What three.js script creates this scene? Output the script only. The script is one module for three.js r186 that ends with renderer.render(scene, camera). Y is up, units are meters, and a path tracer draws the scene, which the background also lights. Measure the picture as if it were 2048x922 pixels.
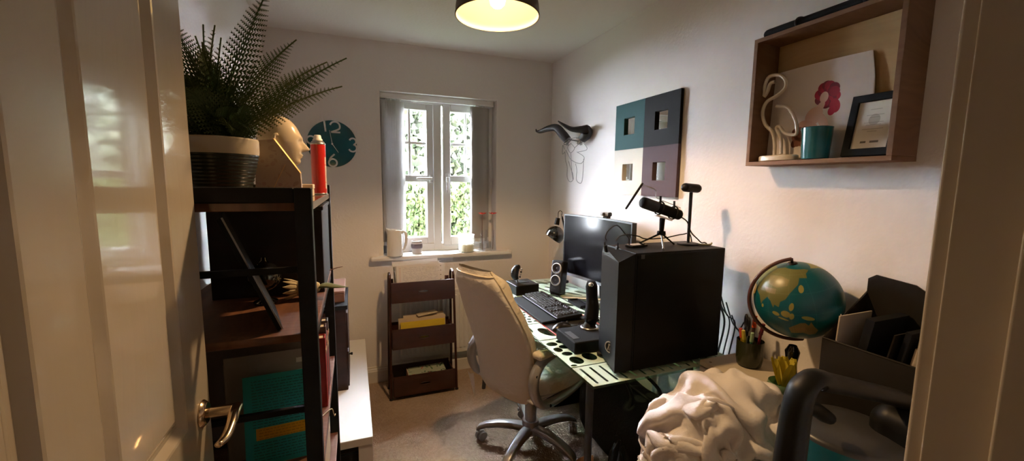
import * as THREE from 'three';
import { RoundedBoxGeometry } from 'three/addons/geometries/RoundedBoxGeometry.js';
import { mergeGeometries, mergeVertices } from 'three/addons/utils/BufferGeometryUtils.js';

// ---------------------------------------------------------------- camera, sky, exposure
const scene = new THREE.Scene();
const renderer = new THREE.WebGLRenderer({ antialias: true });
renderer.toneMapping = THREE.LinearToneMapping;
renderer.toneMappingExposure = 1.32;
renderer.shadowMap.enabled = true;

const FOCAL = 820, rad = (d) => d * Math.PI / 180;
const camera = new THREE.PerspectiveCamera(2 * Math.atan(461 / FOCAL) * 180 / Math.PI, 2048 / 922, 0.02, 120);
camera.position.set(0, 1.459, 0);
camera.rotation.order = 'YXZ';
camera.rotation.set(rad(-6.61), rad(-21.18), rad(0.62));

scene.background = new THREE.Color(0.88, 0.94, 1.02);       // even overcast sky
scene.backgroundIntensity = 122;
const LAMP_COLOR = new THREE.Color().setRGB(1.0, 0.62, 0.30), LAMP_POWER = 2.9;   // the pendant's warm bulb

// ---------------------------------------------------------------- helpers (x right, y up, z = -distance into the room)
let seed = 7;
const rnd = () => { seed = (seed + 0x6d2b79f5) | 0; let t = Math.imul(seed ^ (seed >>> 15), 1 | seed); t = (t + Math.imul(t ^ (t >>> 7), 61 | t)) ^ t; return ((t ^ (t >>> 14)) >>> 0) / 4294967296; };
const rr = (a, b) => a + (b - a) * rnd();
const V = (x, y, z) => new THREE.Vector3(x, y, z);
const W = (x, y, d) => V(x, y, -d);
const lerp = (a, b, t) => a + (b - a) * t;
const sstep = (a, b, x) => { const t = Math.min(1, Math.max(0, (x - a) / (b - a))); return t * t * (3 - 2 * t); };

function at(g, x = 0, y = 0, z = 0, rx = 0, ry = 0, rz = 0, order = 'XYZ') {
  if (rx || ry || rz) g.applyMatrix4(new THREE.Matrix4().makeRotationFromEuler(new THREE.Euler(rx, ry, rz, order)));
  return g.translate(x, y, z);
}
const B = (w, h, d, x = 0, y = 0, z = 0, r = 0, s = 2) => (r > 0 ? new RoundedBoxGeometry(w, h, d, s, Math.min(r, w / 2.01, h / 2.01, d / 2.01)) : new THREE.BoxGeometry(w, h, d)).translate(x, y, z);
// a box from its lowest to its highest corner, depth measured into the room
const BX = (x0, x1, y0, y1, d0, d1, r = 0) => B(x1 - x0, y1 - y0, d1 - d0, (x0 + x1) / 2, (y0 + y1) / 2, -(d0 + d1) / 2, r);
const C = (r1, r2, h, x = 0, y = 0, z = 0, seg = 24) => new THREE.CylinderGeometry(r1, r2, h, seg).translate(x, y, z);
const SP = (r, x = 0, y = 0, z = 0, a = 24, b = 16) => new THREE.SphereGeometry(r, a, b).translate(x, y, z);
const curve = (pts, closed = false) => new THREE.CatmullRomCurve3(pts.map((p) => p.isVector3 ? p : V(...p)), closed, 'catmullrom', 0.5);
const T = (pts, r, n = 0, rs = 8, closed = false) => new THREE.TubeGeometry(curve(pts, closed), n || pts.length * 6, r, rs, closed);
const L = (prof, seg = 32) => new THREE.LatheGeometry(prof.map(([r, y]) => new THREE.Vector2(r, y)), seg);
const EX = (shape, depth, bevel = 0, cs = 12) => new THREE.ExtrudeGeometry(shape, { depth, bevelEnabled: bevel > 0, bevelSize: bevel, bevelThickness: bevel, bevelSegments: 2, curveSegments: cs });
const poly = (pts) => new THREE.Shape(pts.map(([x, y]) => new THREE.Vector2(x, y)));
function rod(a, b, r, r2 = r, seg = 10) {                       // straight rod between two points
  const d = b.clone().sub(a), g = new THREE.CylinderGeometry(r2, r, d.length(), seg);
  g.applyQuaternion(new THREE.Quaternion().setFromUnitVectors(V(0, 1, 0), d.clone().normalize()));
  const m = a.clone().add(b).multiplyScalar(0.5);
  return g.translate(m.x, m.y, m.z);
}
function loft(rows, closed = true) {                            // surface through rows of points
  const n = rows[0].length, pos = [], idx = [], uv = [];
  rows.forEach((row, i) => row.forEach((p, j) => { pos.push(p.x, p.y, p.z); uv.push(j / n, i / rows.length); }));
  for (let i = 0; i + 1 < rows.length; i++) for (let j = 0; j < (closed ? n : n - 1); j++) {
    const a = i * n + j, b = i * n + (j + 1) % n, c = a + n, d = b + n;
    idx.push(a, b, d, a, d, c);
  }
  const g = new THREE.BufferGeometry();
  g.setAttribute('position', new THREE.Float32BufferAttribute(pos, 3));
  g.setAttribute('uv', new THREE.Float32BufferAttribute(uv, 2));
  g.setIndex(idx); g.computeVertexNormals();
  return g;
}
function taper(pts, radii, rs = 10, n = 30, squash = 1) {       // tube whose radius runs along radii
  const c = curve(pts), fr = c.computeFrenetFrames(n), rows = [];
  for (let i = 0; i <= n; i++) {
    const t = i / n, p = c.getPoint(t), k = t * (radii.length - 1), a = Math.min(radii.length - 2, Math.floor(k)), r = lerp(radii[a], radii[a + 1], k - a);
    rows.push([...Array(rs).keys()].map((j) => { const w = j / rs * Math.PI * 2; return p.clone().addScaledVector(fr.normals[i], Math.cos(w) * r).addScaledVector(fr.binormals[i], Math.sin(w) * r * squash); }));
  }
  const cap = (row) => { const m = row.reduce((s, p) => s.add(p), V(0, 0, 0)).multiplyScalar(1 / rs); return row.map(() => m.clone()); };
  return loft([cap(rows[0]), ...rows, cap(rows[n])]);
}
function boxUV(g) {                                             // texture coordinates in metres
  const p = g.attributes.position.array, uv = new Float32Array(p.length / 3 * 2);
  for (let i = 0; i < p.length; i += 9) {
    const ux = p[i + 3] - p[i], uy = p[i + 4] - p[i + 1], uz = p[i + 5] - p[i + 2], vx = p[i + 6] - p[i], vy = p[i + 7] - p[i + 1], vz = p[i + 8] - p[i + 2];
    const nx = Math.abs(uy * vz - uz * vy), ny = Math.abs(uz * vx - ux * vz), nz = Math.abs(ux * vy - uy * vx);
    for (let k = 0; k < 3; k++) {
      const x = p[i + k * 3], y = p[i + k * 3 + 1], z = p[i + k * 3 + 2], o = (i / 3 + k) * 2;
      if (nx >= ny && nx >= nz) { uv[o] = z; uv[o + 1] = y; } else if (ny >= nz) { uv[o] = x; uv[o + 1] = z; } else { uv[o] = x; uv[o + 1] = y; }
    }
  }
  g.setAttribute('uv', new THREE.BufferAttribute(uv, 2));
  return g;
}
function joined(list, keep = false) {
  const gs = (Array.isArray(list) ? list : [list]).map((g) => {
    let q = g.index ? g.toNonIndexed() : g.clone();
    for (const k of Object.keys(q.attributes)) if (!['position', 'normal', 'uv'].includes(k)) q.deleteAttribute(k);
    if (!q.attributes.uv) q.setAttribute('uv', new THREE.Float32BufferAttribute(new Float32Array(q.attributes.position.count * 2), 2));
    q.clearGroups();
    return q;
  });
  const g = gs.length > 1 ? mergeGeometries(gs) : gs[0];
  return keep ? g : boxUV(g);
}
const used = {};
const numbered = (n) => { const k = used[n] = (used[n] ?? -1) + 1; return k ? n + '_' + String(k).padStart(3, '0') : n; };
function part(parent, name, geos, mat, { keep = false, label, kind, pos, rot } = {}) {
  const m = new THREE.Mesh(geos.isBufferGeometry && geos.userData.done ? geos : joined(geos, keep), mat);
  m.name = name;
  if (label) m.userData.label = label;
  if (kind) m.userData.kind = kind;
  if (pos) m.position.set(...pos);
  if (rot) m.rotation.set(...rot);
  parent.add(m);
  return m;
}
const shared = (geos, keep = false) => { const g = joined(geos, keep); g.userData.done = true; return g; };
function thing(name, label, category, [x, y, d] = [0, 0, 0], turn = 0, group) {
  const o = new THREE.Group();
  o.name = numbered(name); o.position.set(x, y, -d); o.rotation.y = turn;
  o.userData = { label, category };
  if (group) o.userData.group = group;
  scene.add(o);
  return o;
}
function single(name, label, category, geos, mat, opt = {}) {
  const m = part(scene, numbered(name), geos, mat, opt);
  m.userData.label = label; m.userData.category = category;
  if (opt.group) m.userData.group = opt.group;
  return m;
}
function struct(name, geos, mat, label, keep = false) {
  const m = part(scene, name, geos, mat, { keep });
  m.userData.kind = 'structure'; m.userData.label = label;
  return m;
}
function structGroup(name, label, [x, y, d] = [0, 0, 0]) {
  const o = new THREE.Group(); o.name = name; o.userData = { kind: 'structure', label }; o.position.set(x, y, -d); scene.add(o); return o;
}

// ---------------------------------------------------------------- textures
const hash = (x, y, s) => { let h = Math.imul(x, 374761393) ^ Math.imul(y, 668265263) ^ Math.imul(s, 2147483647); h = Math.imul(h ^ (h >>> 13), 1274126177); return ((h ^ (h >>> 16)) >>> 0) / 4294967296; };
function vnoise(u, v, fx, fy, s) {                              // tiling value noise, u and v in 0..1
  const x = u * fx, y = v * fy, ix = Math.floor(x), iy = Math.floor(y), a = x - ix, b = y - iy, p = a * a * (3 - 2 * a), q = b * b * (3 - 2 * b), m = (k, f) => ((k % f) + f) % f;
  const h = (i, j) => hash(m(i, fx), m(j, fy), s);
  return lerp(lerp(h(ix, iy), h(ix + 1, iy), p), lerp(h(ix, iy + 1), h(ix + 1, iy + 1), p), q);
}
const fbm = (u, v, fx, fy, s, o = 4) => { let t = 0, a = 0.5, n = 0; for (let i = 0; i < o; i++) { t += a * vnoise(u, v, fx << i, fy << i, s + i); n += a; a *= 0.5; } return t / n; };
function tex(size, fn, metres, { srgb = false, turn = 0 } = {}) {
  const d = new Uint8Array(size * size * 4);
  for (let y = 0; y < size; y++) for (let x = 0; x < size; x++) {
    const c = fn(x / size, y / size), o = (y * size + x) * 4, a = Array.isArray(c) ? c : [c, c, c];
    for (let k = 0; k < 3; k++) d[o + k] = Math.max(0, Math.min(255, a[k] * 255));
    d[o + 3] = 255;
  }
  const t = new THREE.DataTexture(d, size, size);
  t.wrapS = t.wrapT = THREE.RepeatWrapping; t.magFilter = THREE.LinearFilter; t.minFilter = THREE.LinearFilter;
  if (srgb) t.colorSpace = THREE.SRGBColorSpace;
  t.repeat.set(1 / metres, 1 / metres); t.rotation = turn; t.needsUpdate = true;
  return t;
}
function print(w, h, draw) {                                    // flat print on a canvas
  const c = document.createElement('canvas'); c.width = w; c.height = h;
  const g = c.getContext('2d'); draw(g, w, h);
  const t = new THREE.CanvasTexture(c); t.colorSpace = THREE.SRGBColorSpace; t.magFilter = THREE.LinearFilter;
  return t;
}
const mixc = (a, b, t) => a.map((v, i) => lerp(v, b[i], t));
const woodTex = (a, b, s, metres, turn = 0) => tex(512, (u, v) => {
  const wob = fbm(u, v, 2, 3, s, 3) * 0.25, g = fbm((u + wob * 0.02) % 1, (v + wob) % 1, 2, 40, s + 9, 4), big = fbm(u, v, 1, 6, s + 20, 3);
  return mixc(a, b, Math.min(1, Math.max(0, g * 0.8 + big * 0.5 - 0.15)));
}, metres, { srgb: true, turn });
const grain = tex(512, (u, v) => fbm(u, v, 3, 60, 31, 4), 0.5);
const grainUp = tex(512, (u, v) => { const w = fbm(u, v, 2, 2, 91, 3); return Math.pow(fbm((u + w * 0.08) % 1, v, 56, 3, 77, 3), 1.5); }, 0.45);
const fine = tex(256, (u, v) => fbm(u, v, 40, 40, 5, 3), 0.25);
const orangePeel = tex(512, (u, v) => fbm(u, v, 50, 50, 11, 3), 0.5);
const carpetBump = tex(512, (u, v) => fbm(u, v, 90, 90, 3, 3), 0.45);
const carpetCol = tex(512, (u, v) => { const p = fbm(u, v, 4, 4, 41, 4), f = fbm(u, v, 120, 120, 43, 2); return mixc([0.72, 0.63, 0.55], [0.58, 0.49, 0.42], Math.min(1, Math.max(0, (p - 0.25) * 1.2 + (f - 0.5) * 0.5))); }, 1.3, { srgb: true });
const hideBump = tex(512, (u, v) => { const a = fbm(u, v, 26, 26, 61, 3), c = Math.abs(fbm(u, v, 5, 7, 66, 4) - 0.5) * 2; return a * 0.35 + Math.min(1, c * 3) * 0.65; }, 0.4);
const meshBump = tex(128, (u, v) => (Math.sin(u * Math.PI * 32) * Math.sin(v * Math.PI * 32)) * 0.5 + 0.5, 0.05);

// ---------------------------------------------------------------- materials
const mat = (c, roughness = 0.6, o = {}) => new THREE.MeshStandardMaterial({ color: c, roughness, ...o });
const phys = (c, roughness = 0.4, o = {}) => new THREE.MeshPhysicalMaterial({ color: c, roughness, ...o });
const lin = (r, g, b) => new THREE.Color().setRGB(r, g, b);
const M = {
  wall: mat(lin(0.85, 0.82, 0.815), 0.92, { bumpMap: orangePeel, bumpScale: 0.0006 }),
  ceiling: mat(lin(0.90, 0.90, 0.90), 0.95, { bumpMap: orangePeel, bumpScale: 0.0006 }),
  carpet: mat(0xffffff, 1, { map: carpetCol, bumpMap: carpetBump, bumpScale: 0.006 }),
  trim: phys(lin(0.74, 0.71, 0.67), 0.38),
  door: phys(lin(0.64, 0.575, 0.49), 0.26, { bumpMap: grainUp, bumpScale: 0.0002, clearcoat: 1, clearcoatRoughness: 0.06 }),
  upvc: phys(lin(0.90, 0.91, 0.93), 0.3),
  glass: phys(0xffffff, 0.02, { transmission: 1, thickness: 0, ior: 1.45 }),
  blackMetal: phys(lin(0.006, 0.0055, 0.0055), 0.6, { specularIntensity: 0.4 }),
  blackPlastic: phys(lin(0.010, 0.010, 0.011), 0.42, { specularIntensity: 0.5 }),
  blackMatte: phys(lin(0.008, 0.008, 0.009), 0.8, { specularIntensity: 0.4 }),
  blackGloss: phys(lin(0.008, 0.008, 0.009), 0.08, { clearcoat: 1, clearcoatRoughness: 0.05 }),
  darkGrey: mat(lin(0.045, 0.045, 0.05), 0.6),
  chrome: mat(lin(0.75, 0.74, 0.72), 0.14, { metalness: 1 }),
  steel: mat(lin(0.55, 0.55, 0.56), 0.3, { metalness: 1 }),
  silver: phys(lin(0.42, 0.42, 0.43), 0.3, { metalness: 0.45 }),
  rustic: mat(0xffffff, 0.7, { map: woodTex([0.30, 0.17, 0.10], [0.50, 0.32, 0.20], 200, 0.6, Math.PI / 2), bumpMap: grain, bumpScale: 0.001 }),
  varnished: phys(0xffffff, 0.18, { map: woodTex([0.30, 0.17, 0.10], [0.50, 0.32, 0.20], 200, 0.6, Math.PI / 2), clearcoat: 1, clearcoatRoughness: 0.12 }),
  cartWood: phys(0xffffff, 0.42, { map: woodTex([0.19, 0.085, 0.05], [0.29, 0.145, 0.085], 300, 0.5), bumpMap: grain, bumpScale: 0.0004 }),
  shelfWood: mat(0xffffff, 0.6, { map: woodTex([0.42, 0.29, 0.19], [0.53, 0.385, 0.265], 400, 0.5) }),
  shelfBack: mat(0xffffff, 0.7, { map: woodTex([0.70, 0.58, 0.40], [0.78, 0.66, 0.48], 500, 0.5) }),
  chest: mat(0xffffff, 0.45, { map: woodTex([0.13, 0.055, 0.04], [0.22, 0.10, 0.07], 600, 0.5) }),
  white: phys(lin(0.80, 0.79, 0.77), 0.4),
  ceramic: phys(lin(0.80, 0.78, 0.74), 0.2, { clearcoat: 0.6, clearcoatRoughness: 0.08 }),
  cream: phys(lin(0.72, 0.60, 0.44), 0.16, { clearcoat: 1, clearcoatRoughness: 0.04 }),
  leather: phys(lin(0.78, 0.70, 0.55), 0.42, { bumpMap: hideBump, bumpScale: 0.0035 }),
  leatherBack: phys(lin(0.80, 0.75, 0.69), 0.6, { bumpMap: hideBump, bumpScale: 0.003 }),
  mint: phys(lin(0.62, 0.80, 0.66), 0.3),
  deskGlass: phys(lin(0.72, 0.92, 0.84), 0.03, { transmission: 1, thickness: 0, ior: 1.5 }),
  rubber: mat(lin(0.02, 0.02, 0.02), 0.9),
  red: phys(lin(0.62, 0.035, 0.02), 0.4),
  paper: mat(lin(0.80, 0.80, 0.82), 0.85),
  oldPaper: mat(lin(0.66, 0.56, 0.42), 0.85),
  cloth: mat(lin(0.84, 0.80, 0.80), 0.95, { bumpMap: fine, bumpScale: 0.0008 }),
  cabinet: mat(lin(0.66, 0.58, 0.46), 0.5, { bumpMap: fine, bumpScale: 0.0002 }),
  teal: phys(lin(0.015, 0.12, 0.125), 0.3),
  mirror: mat(lin(0.92, 0.93, 0.93), 0.02, { metalness: 1 }),
  gold: mat(lin(0.72, 0.50, 0.24), 0.35, { metalness: 0.8 }),
};

// ================================================================ THE ROOM
const XL = -0.494, XR = 1.503, DN = 0.187, DF = 3.023, H = 2.4;
const OX0 = 0.19, OX1 = 1.037, OY0 = 0.93, OY1 = 2.079;      // window opening in the far wall
const JX0 = -0.33, JX1 = 0.472;                               // door opening in the near wall
struct('floor', BX(XL - 0.1, XR + 0.1, -0.08, 0, DN - 0.12, DF + 0.05), M.carpet, 'short beige carpet over the whole floor');
struct('ceiling', BX(XL - 0.1, XR + 0.1, H, H + 0.1, DN - 0.12, DF + 0.28), M.ceiling, 'plain white ceiling');
struct('wall_left', BX(XL - 0.1, XL, 0, H, DN - 0.12, DF), M.wall, 'plain off-white wall behind the black bookcase');
struct('wall_right', BX(XR, XR + 0.1, 0, H, DN - 0.12, DF), M.wall, 'plain off-white wall with the wall shelf and mirrors');
struct('wall_far', [BX(XL - 0.1, OX0, 0, H, DF, DF + 0.26), BX(OX1, XR + 0.1, 0, H, DF, DF + 0.26), BX(OX0, OX1, 0, OY0 - 0.03, DF, DF + 0.26), BX(OX0, OX1, OY1, H, DF, DF + 0.26)], M.wall, 'off-white far wall with the window and the round clock');
struct('wall_near', [BX(XL - 0.1, JX0 - 0.03, 0, H, DN - 0.12, DN), BX(JX1 + 0.03, XR + 0.1, 0, H, DN - 0.12, DN), BX(JX0 - 0.03, JX1 + 0.03, 2.05, H, DN - 0.12, DN)], M.wall, 'off-white wall around the doorway');
// skirting boards with a stepped, moulded top
const skirt = (len) => EX(poly([[0, 0], [0.018, 0], [0.018, 0.085], [0.015, 0.09], [0.013, 0.1], [0.008, 0.104], [0.006, 0.114], [0, 0.118]]), len);
struct('baseboard_far', at(skirt(XR - XL), XR, 0, -DF, 0, -Math.PI / 2, 0), M.trim, 'white moulded skirting board under the window');
struct('baseboard_left', at(skirt(DF - DN - 0.02), XL, 0, -DF + 0.02), M.trim, 'white moulded skirting board along the left wall');
struct('baseboard_right', at(skirt(DF - DN - 0.02), XR, 0, -DN - 0.02, 0, Math.PI, 0), M.trim, 'white moulded skirting board along the right wall');
// door lining: jambs, stop and architrave in one frame
const lining = structGroup('trim_1', 'cream painted door frame at the right edge of the view');
part(lining, 'jamb', [BX(JX1, JX1 + 0.03, 0, 2.05, DN - 0.125, DN + 0.002, 0.002), BX(JX0 - 0.03, JX0, 0, 2.05, DN - 0.125, DN + 0.002), BX(JX0, JX1, 2.02, 2.05, DN - 0.125, DN + 0.002)], M.door);
part(lining, 'door_stop', [BX(JX1 - 0.012, JX1, 0, 2.02, DN - 0.085, DN - 0.042, 0.003), BX(JX0, JX1, 2.008, 2.02, DN - 0.085, DN - 0.042)], M.door);
part(lining, 'architrave', [BX(JX1 + 0.006, JX1 + 0.066, 0, 2.1, DN, DN + 0.016, 0.004), BX(JX0 - 0.06, JX0 - 0.006, 0, 2.1, DN, DN + 0.016, 0.004), BX(JX0 - 0.06, JX1 + 0.066, 2.03, 2.1, DN, DN + 0.016, 0.004)], M.door);
// the landing behind the camera
struct('wall_hall', [BX(-1.4, 1.9, 0, H, -1.3, -1.2), BX(-1.5, -1.4, 0, H, -1.3, DN - 0.12), BX(1.9, 2.0, 0, H, -1.3, DN - 0.12), BX(-1.5, XL - 0.1, 0, H, DN - 0.12, DN), BX(XR + 0.1, 2.0, 0, H, DN - 0.12, DN)], M.wall, 'plain off-white walls of the landing outside the door');
struct('floor_hall', BX(-1.5, 2.0, -0.08, 0, -1.3, DN - 0.12), M.carpet, 'beige landing carpet outside the door');
struct('ceiling_hall', BX(-1.5, 2.0, H, H + 0.1, -1.3, DN - 0.12), M.ceiling, 'plain white landing ceiling');

// ---------------------------------------------------------------- the open door
{
  const X1 = -0.284, X0 = X1 - 0.04, D0 = 0.195, D1 = 0.95, TOP = 1.985;
  const door = structGroup('door_1', 'open cream gloss door with moulded panels and embossed wood grain', [X0, 0, D0]);
  const dx = X1 - X0, lx = (x) => x - X0, ld = (d) => d - D0;
  const panels = [[0.262, 0.505, 1.02, 1.87], [0.594, 0.836, 1.02, 1.87], [0.262, 0.505, 0.2, 0.86], [0.594, 0.836, 0.2, 0.86]];
  // stiles and rails
  const bars = [[D0, 0.262, 0.008, TOP], [0.505, 0.594, 0.008, TOP], [0.836, D1, 0.008, TOP], [0.262, 0.505, 0.008, 0.2], [0.262, 0.505, 0.86, 1.02], [0.262, 0.505, 1.87, TOP], [0.594, 0.836, 0.008, 0.2], [0.594, 0.836, 0.86, 1.02], [0.594, 0.836, 1.87, TOP]];
  part(door, 'door_frame', bars.map(([a, b, y0, y1]) => BX(0, dx, y0, y1, ld(a), ld(b))), M.door);
  for (const [a, b, y0, y1] of panels) {
    const w = b - a, h = y1 - y0, ring = (inset, x) => [V(x, y0 + inset, -ld(a + inset)), V(x, y0 + inset, -ld(b - inset)), V(x, y1 - inset, -ld(b - inset)), V(x, y1 - inset, -ld(a + inset))];
    // moulding falls into a groove, then the panel is raised again
    const prof = [[0, dx], [0.004, dx - 0.001], [0.016, dx - 0.011], [0.022, dx - 0.0115], [0.038, dx - 0.004], [0.041, dx - 0.003]];
    const rows = prof.map(([i, x]) => ring(i, x));
    const g = [];
    for (let k = 0; k + 1 < rows.length; k++) for (let s = 0; s < 4; s++) {
      const q = [rows[k][s], rows[k][(s + 1) % 4], rows[k + 1][(s + 1) % 4], rows[k + 1][s]];
      const f = loft([[q[0], q[1]], [q[3], q[2]]], false); g.push(f);
    }
    part(door, 'moulding', g, M.door);
    part(door, 'panel', BX(0.003, dx - 0.003, y0 + 0.041, y1 - 0.041, ld(a + 0.041), ld(b - 0.041)), M.door);
    part(door, 'panel', BX(0, 0.012, y0, y1, ld(a), ld(b)), M.door);
  }
  const hx = dx, hd = ld(0.905), hy = 1.012;
  const handle = new THREE.Group(); handle.name = 'handle'; handle.position.set(hx, hy, -hd); handle.userData.label = 'polished brass lever handle'; door.add(handle);
  const brass = mat(lin(0.70, 0.56, 0.40), 0.2, { metalness: 1 });
  part(handle, 'rose', at(L([[0, 0.010], [0.018, 0.010], [0.022, 0.007], [0.026, 0.002], [0.026, 0], [0, 0]], 32), 0, 0, 0, 0, 0, -Math.PI / 2), brass);
  part(handle, 'lever', [at(C(0.009, 0.011, 0.05, 0, 0, 0, 16), 0.03, 0, 0, 0, 0, Math.PI / 2), taper([[0.058, 0.002, -0.012], [0.058, 0.004, 0.0], [0.06, 0.006, 0.03], [0.062, 0.002, 0.06], [0.06, -0.006, 0.09], [0.055, -0.004, 0.115]], [0.006, 0.011, 0.010, 0.009, 0.0085, 0.006], 12, 24, 0.8)], brass);
  part(door, 'latch_plate', BX(0.008, 0.032, 0.93, 1.09, ld(D1) - 0.001, ld(D1) + 0.0015), M.steel);
}

// ---------------------------------------------------------------- window in its recess
{
  const win = structGroup('window_1', 'white double casement window with glazing bars, left casement ajar');
  const F0 = 3.135, F1 = 3.2;                                   // depth of the frame
  const x0 = OX0, x1 = OX1, y0 = OY0 + 0.005, y1 = OY1, xm = 0.602, fw = 0.045;
  part(win, 'window_frame', [BX(x0, x0 + fw, y0, y1, F0, F1, 0.004), BX(x1 - fw, x1, y0, y1, F0, F1, 0.004), BX(x0, x1, y0, y0 + 0.055, F0, F1, 0.004), BX(x0, x1, y1 - 0.05, y1, F0, F1, 0.004), BX(xm - 0.03, xm + 0.03, y0, y1, F0 - 0.004, F1, 0.006)], M.upvc);
  part(win, 'trickle_vent', [BX(0.42, 0.98, 2.035, 2.058, F0 - 0.016, F0, 0.004)], M.upvc);
  const sash = (name, w, h, hinge, turn, hand, label) => {       // hinge: outer corner of the casement, opening outwards
    const g = new THREE.Group(); g.name = name; g.position.set(hinge[0], hinge[1], -F0 + 0.014); g.rotation.y = turn; g.userData.label = label; win.add(g);
    const s = hand, bw = 0.058, z0 = -0.058, X = (a, b) => (s > 0 ? [a, b] : [-b, -a]);
    const bar = (a, b, c, d, zz0 = z0, zz1 = 0, r = 0.005) => { const [p, q] = X(a, b); return B(q - p, d - c, zz1 - zz0, (p + q) / 2, (c + d) / 2, (zz0 + zz1) / 2, r); };
    const rail = h * 0.477;
    part(g, 'casement', [bar(0, bw, 0, h), bar(w - bw, w, 0, h), bar(bw, w - bw, 0, 0.066), bar(bw, w - bw, h - bw, h), bar(bw, w - bw, rail - 0.024, rail + 0.024)], M.upvc);
    for (const [c, d] of [[0.066, rail - 0.024], [rail + 0.024, h - bw]]) part(g, 'pane', bar(bw - 0.004, w - bw + 0.004, c - 0.004, d + 0.004, -0.034, -0.03, 0), M.glass);
    const mid = w / 2, my = (rail + 0.024 + h - bw) / 2;
    part(g, 'glazing_bar', [bar(mid - 0.009, mid + 0.009, rail + 0.02, h - bw + 0.004, -0.029, -0.02, 0.002)], M.upvc);
    part(g, 'glazing_bar', [bar(bw - 0.004, w - bw + 0.004, my - 0.009, my + 0.009, -0.029, -0.0205, 0.002)], M.upvc);
    return { g, w, rail, X };
  };
  const sw = xm - 0.03 - (x0 + fw) + 0.024, sh = y1 - y0 - 0.105 + 0.03;
  const a = sash('casement_sash', sw, sh, [x0 + fw - 0.012, y0 + 0.04], rad(5), 1, 'left casement, slightly open');
  const b = sash('casement_sash', sw, sh, [x1 - fw + 0.012, y0 + 0.04], 0, -1, 'right casement, closed');
  const hnd = (r) => [B(0.024, 0.06, 0.012, 0, 0, 0.006, 0.005), ...[at(C(0.008, 0.008, 0.026, 0, 0, 0, 12), 0, 0, 0.02, Math.PI / 2)], ...[at(taper([[0, 0.004, 0.034], [0, -0.03, 0.038], [0, -0.08, 0.036], [0, -0.115, 0.034]], [0.011, 0.009, 0.008, 0.006], 10, 16, 0.7), 0, 0, 0, 0, 0, r)]];
  part(a.g, 'handle', hnd(-Math.PI / 2), M.upvc, { pos: [sw - 0.028, a.rail, 0] });
  part(b.g, 'handle', hnd(0), M.upvc, { pos: [-(sw - 0.028), b.rail + 0.01, 0] });
  const sill = structGroup('trim_2', 'white window board with rounded nose below the window');
  part(sill, 'window_sill', [BX(OX0, OX1, OY0 - 0.03, OY0 + 0.004, DF - 0.002, 3.22), BX(0.1, 1.152, OY0 - 0.03, OY0 + 0.004, DF - 0.06, DF, 0.012)], M.white);
}

// ---------------------------------------------------------------- vertical blind
{
  const slatMat = phys(lin(0.56, 0.545, 0.535), 0.95, { transmission: 0.12, thickness: 0, bumpMap: fine, bumpScale: 0.0004, side: THREE.DoubleSide });
  const bl = thing('vertical_blind', 'pale grey vertical blind drawn to both sides of the window', 'blind', [0.61, OY1 - 0.05, 3.088]);
  part(bl, 'head_rail', [B(0.835, 0.034, 0.04, 0, 0.032, 0, 0.004), B(0.835, 0.006, 0.03, 0, 0.012, 0)], M.upvc);
  const arc = [...Array(7).keys()].map((i) => { const t = (i - 3) / 3; return [t * 0.0445, 0.006 * (1 - t * t)]; });
  const slatG = shared(loft([0, -1.025].map((y) => arc.map(([x, z]) => V(x, y, z))), false), true);
  const stack = (xa, xb, n, turn) => { for (let i = 0; i < n; i++) {
    const x = lerp(xa, xb, i / (n - 1)) - 0.61;
    const s = part(bl, 'slat', slatG, slatMat, { pos: [x, -0.004, (i % 2) * 0.002], rot: [0, turn + rr(-0.03, 0.03), 0] });
    part(s, 'hanger', [B(0.012, 0.02, 0.002, 0, 0.008, 0.004, 0)], M.upvc);
    part(s, 'bottom_weight', [B(0.084, 0.026, 0.003, 0, -1.012, 0.0035)], M.upvc);
  } };
  stack(0.216, 0.33, 8, rad(44)); stack(0.872, 0.968, 8, rad(38));
  part(bl, 'bead_chain', [T([[0.395, 0.02, 0.01], [0.398, -0.3, 0.012], [0.396, -0.62, 0.012], [0.4, -0.66, 0.012], [0.404, -0.62, 0.012], [0.402, -0.3, 0.012], [0.405, 0.02, 0.01]], 0.0016, 60, 5)], M.white);
  part(bl, 'chain_weight', [B(0.012, 0.05, 0.012, 0.4, -0.64, 0.012, 0.003)], M.white);
}

// ---------------------------------------------------------------- radiator under the window
{
  const r = thing('radiator', 'white ribbed panel radiator below the window behind the wooden cart', 'radiator', [0.615, 0.17, DF - 0.07]);
  const w = 0.66, h = 0.49, n = 20;
  const back = [B(w, h, 0.008, 0, h / 2, 0, 0.003)];
  part(r, 'panel', [...back, B(w, 0.018, 0.05, 0, h - 0.005, -0.018, 0.003)], M.white);
  for (let i = 0; i < n; i++) part(r, 'rib', [B(0.018, h - 0.075, 0.012, -w / 2 + (i + 0.5) * w / n, h / 2, 0.006, 0.005)], M.white);
  part(r, 'bracket', B(0.03, 0.2, 0.05, -0.2, h / 2, -0.035), M.white); part(r, 'bracket', B(0.03, 0.2, 0.05, 0.2, h / 2, -0.035), M.white);
  part(r, 'valve', [C(0.012, 0.012, 0.1, w / 2 + 0.02, 0.0, -0.02, 16), C(0.008, 0.008, 0.13, w / 2 + 0.02, -0.105, -0.02, 12), at(C(0.01, 0.01, 0.05, 0, 0, 0, 12), w / 2, 0.03, -0.02, 0, 0, Math.PI / 2)], M.upvc);
}

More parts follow.
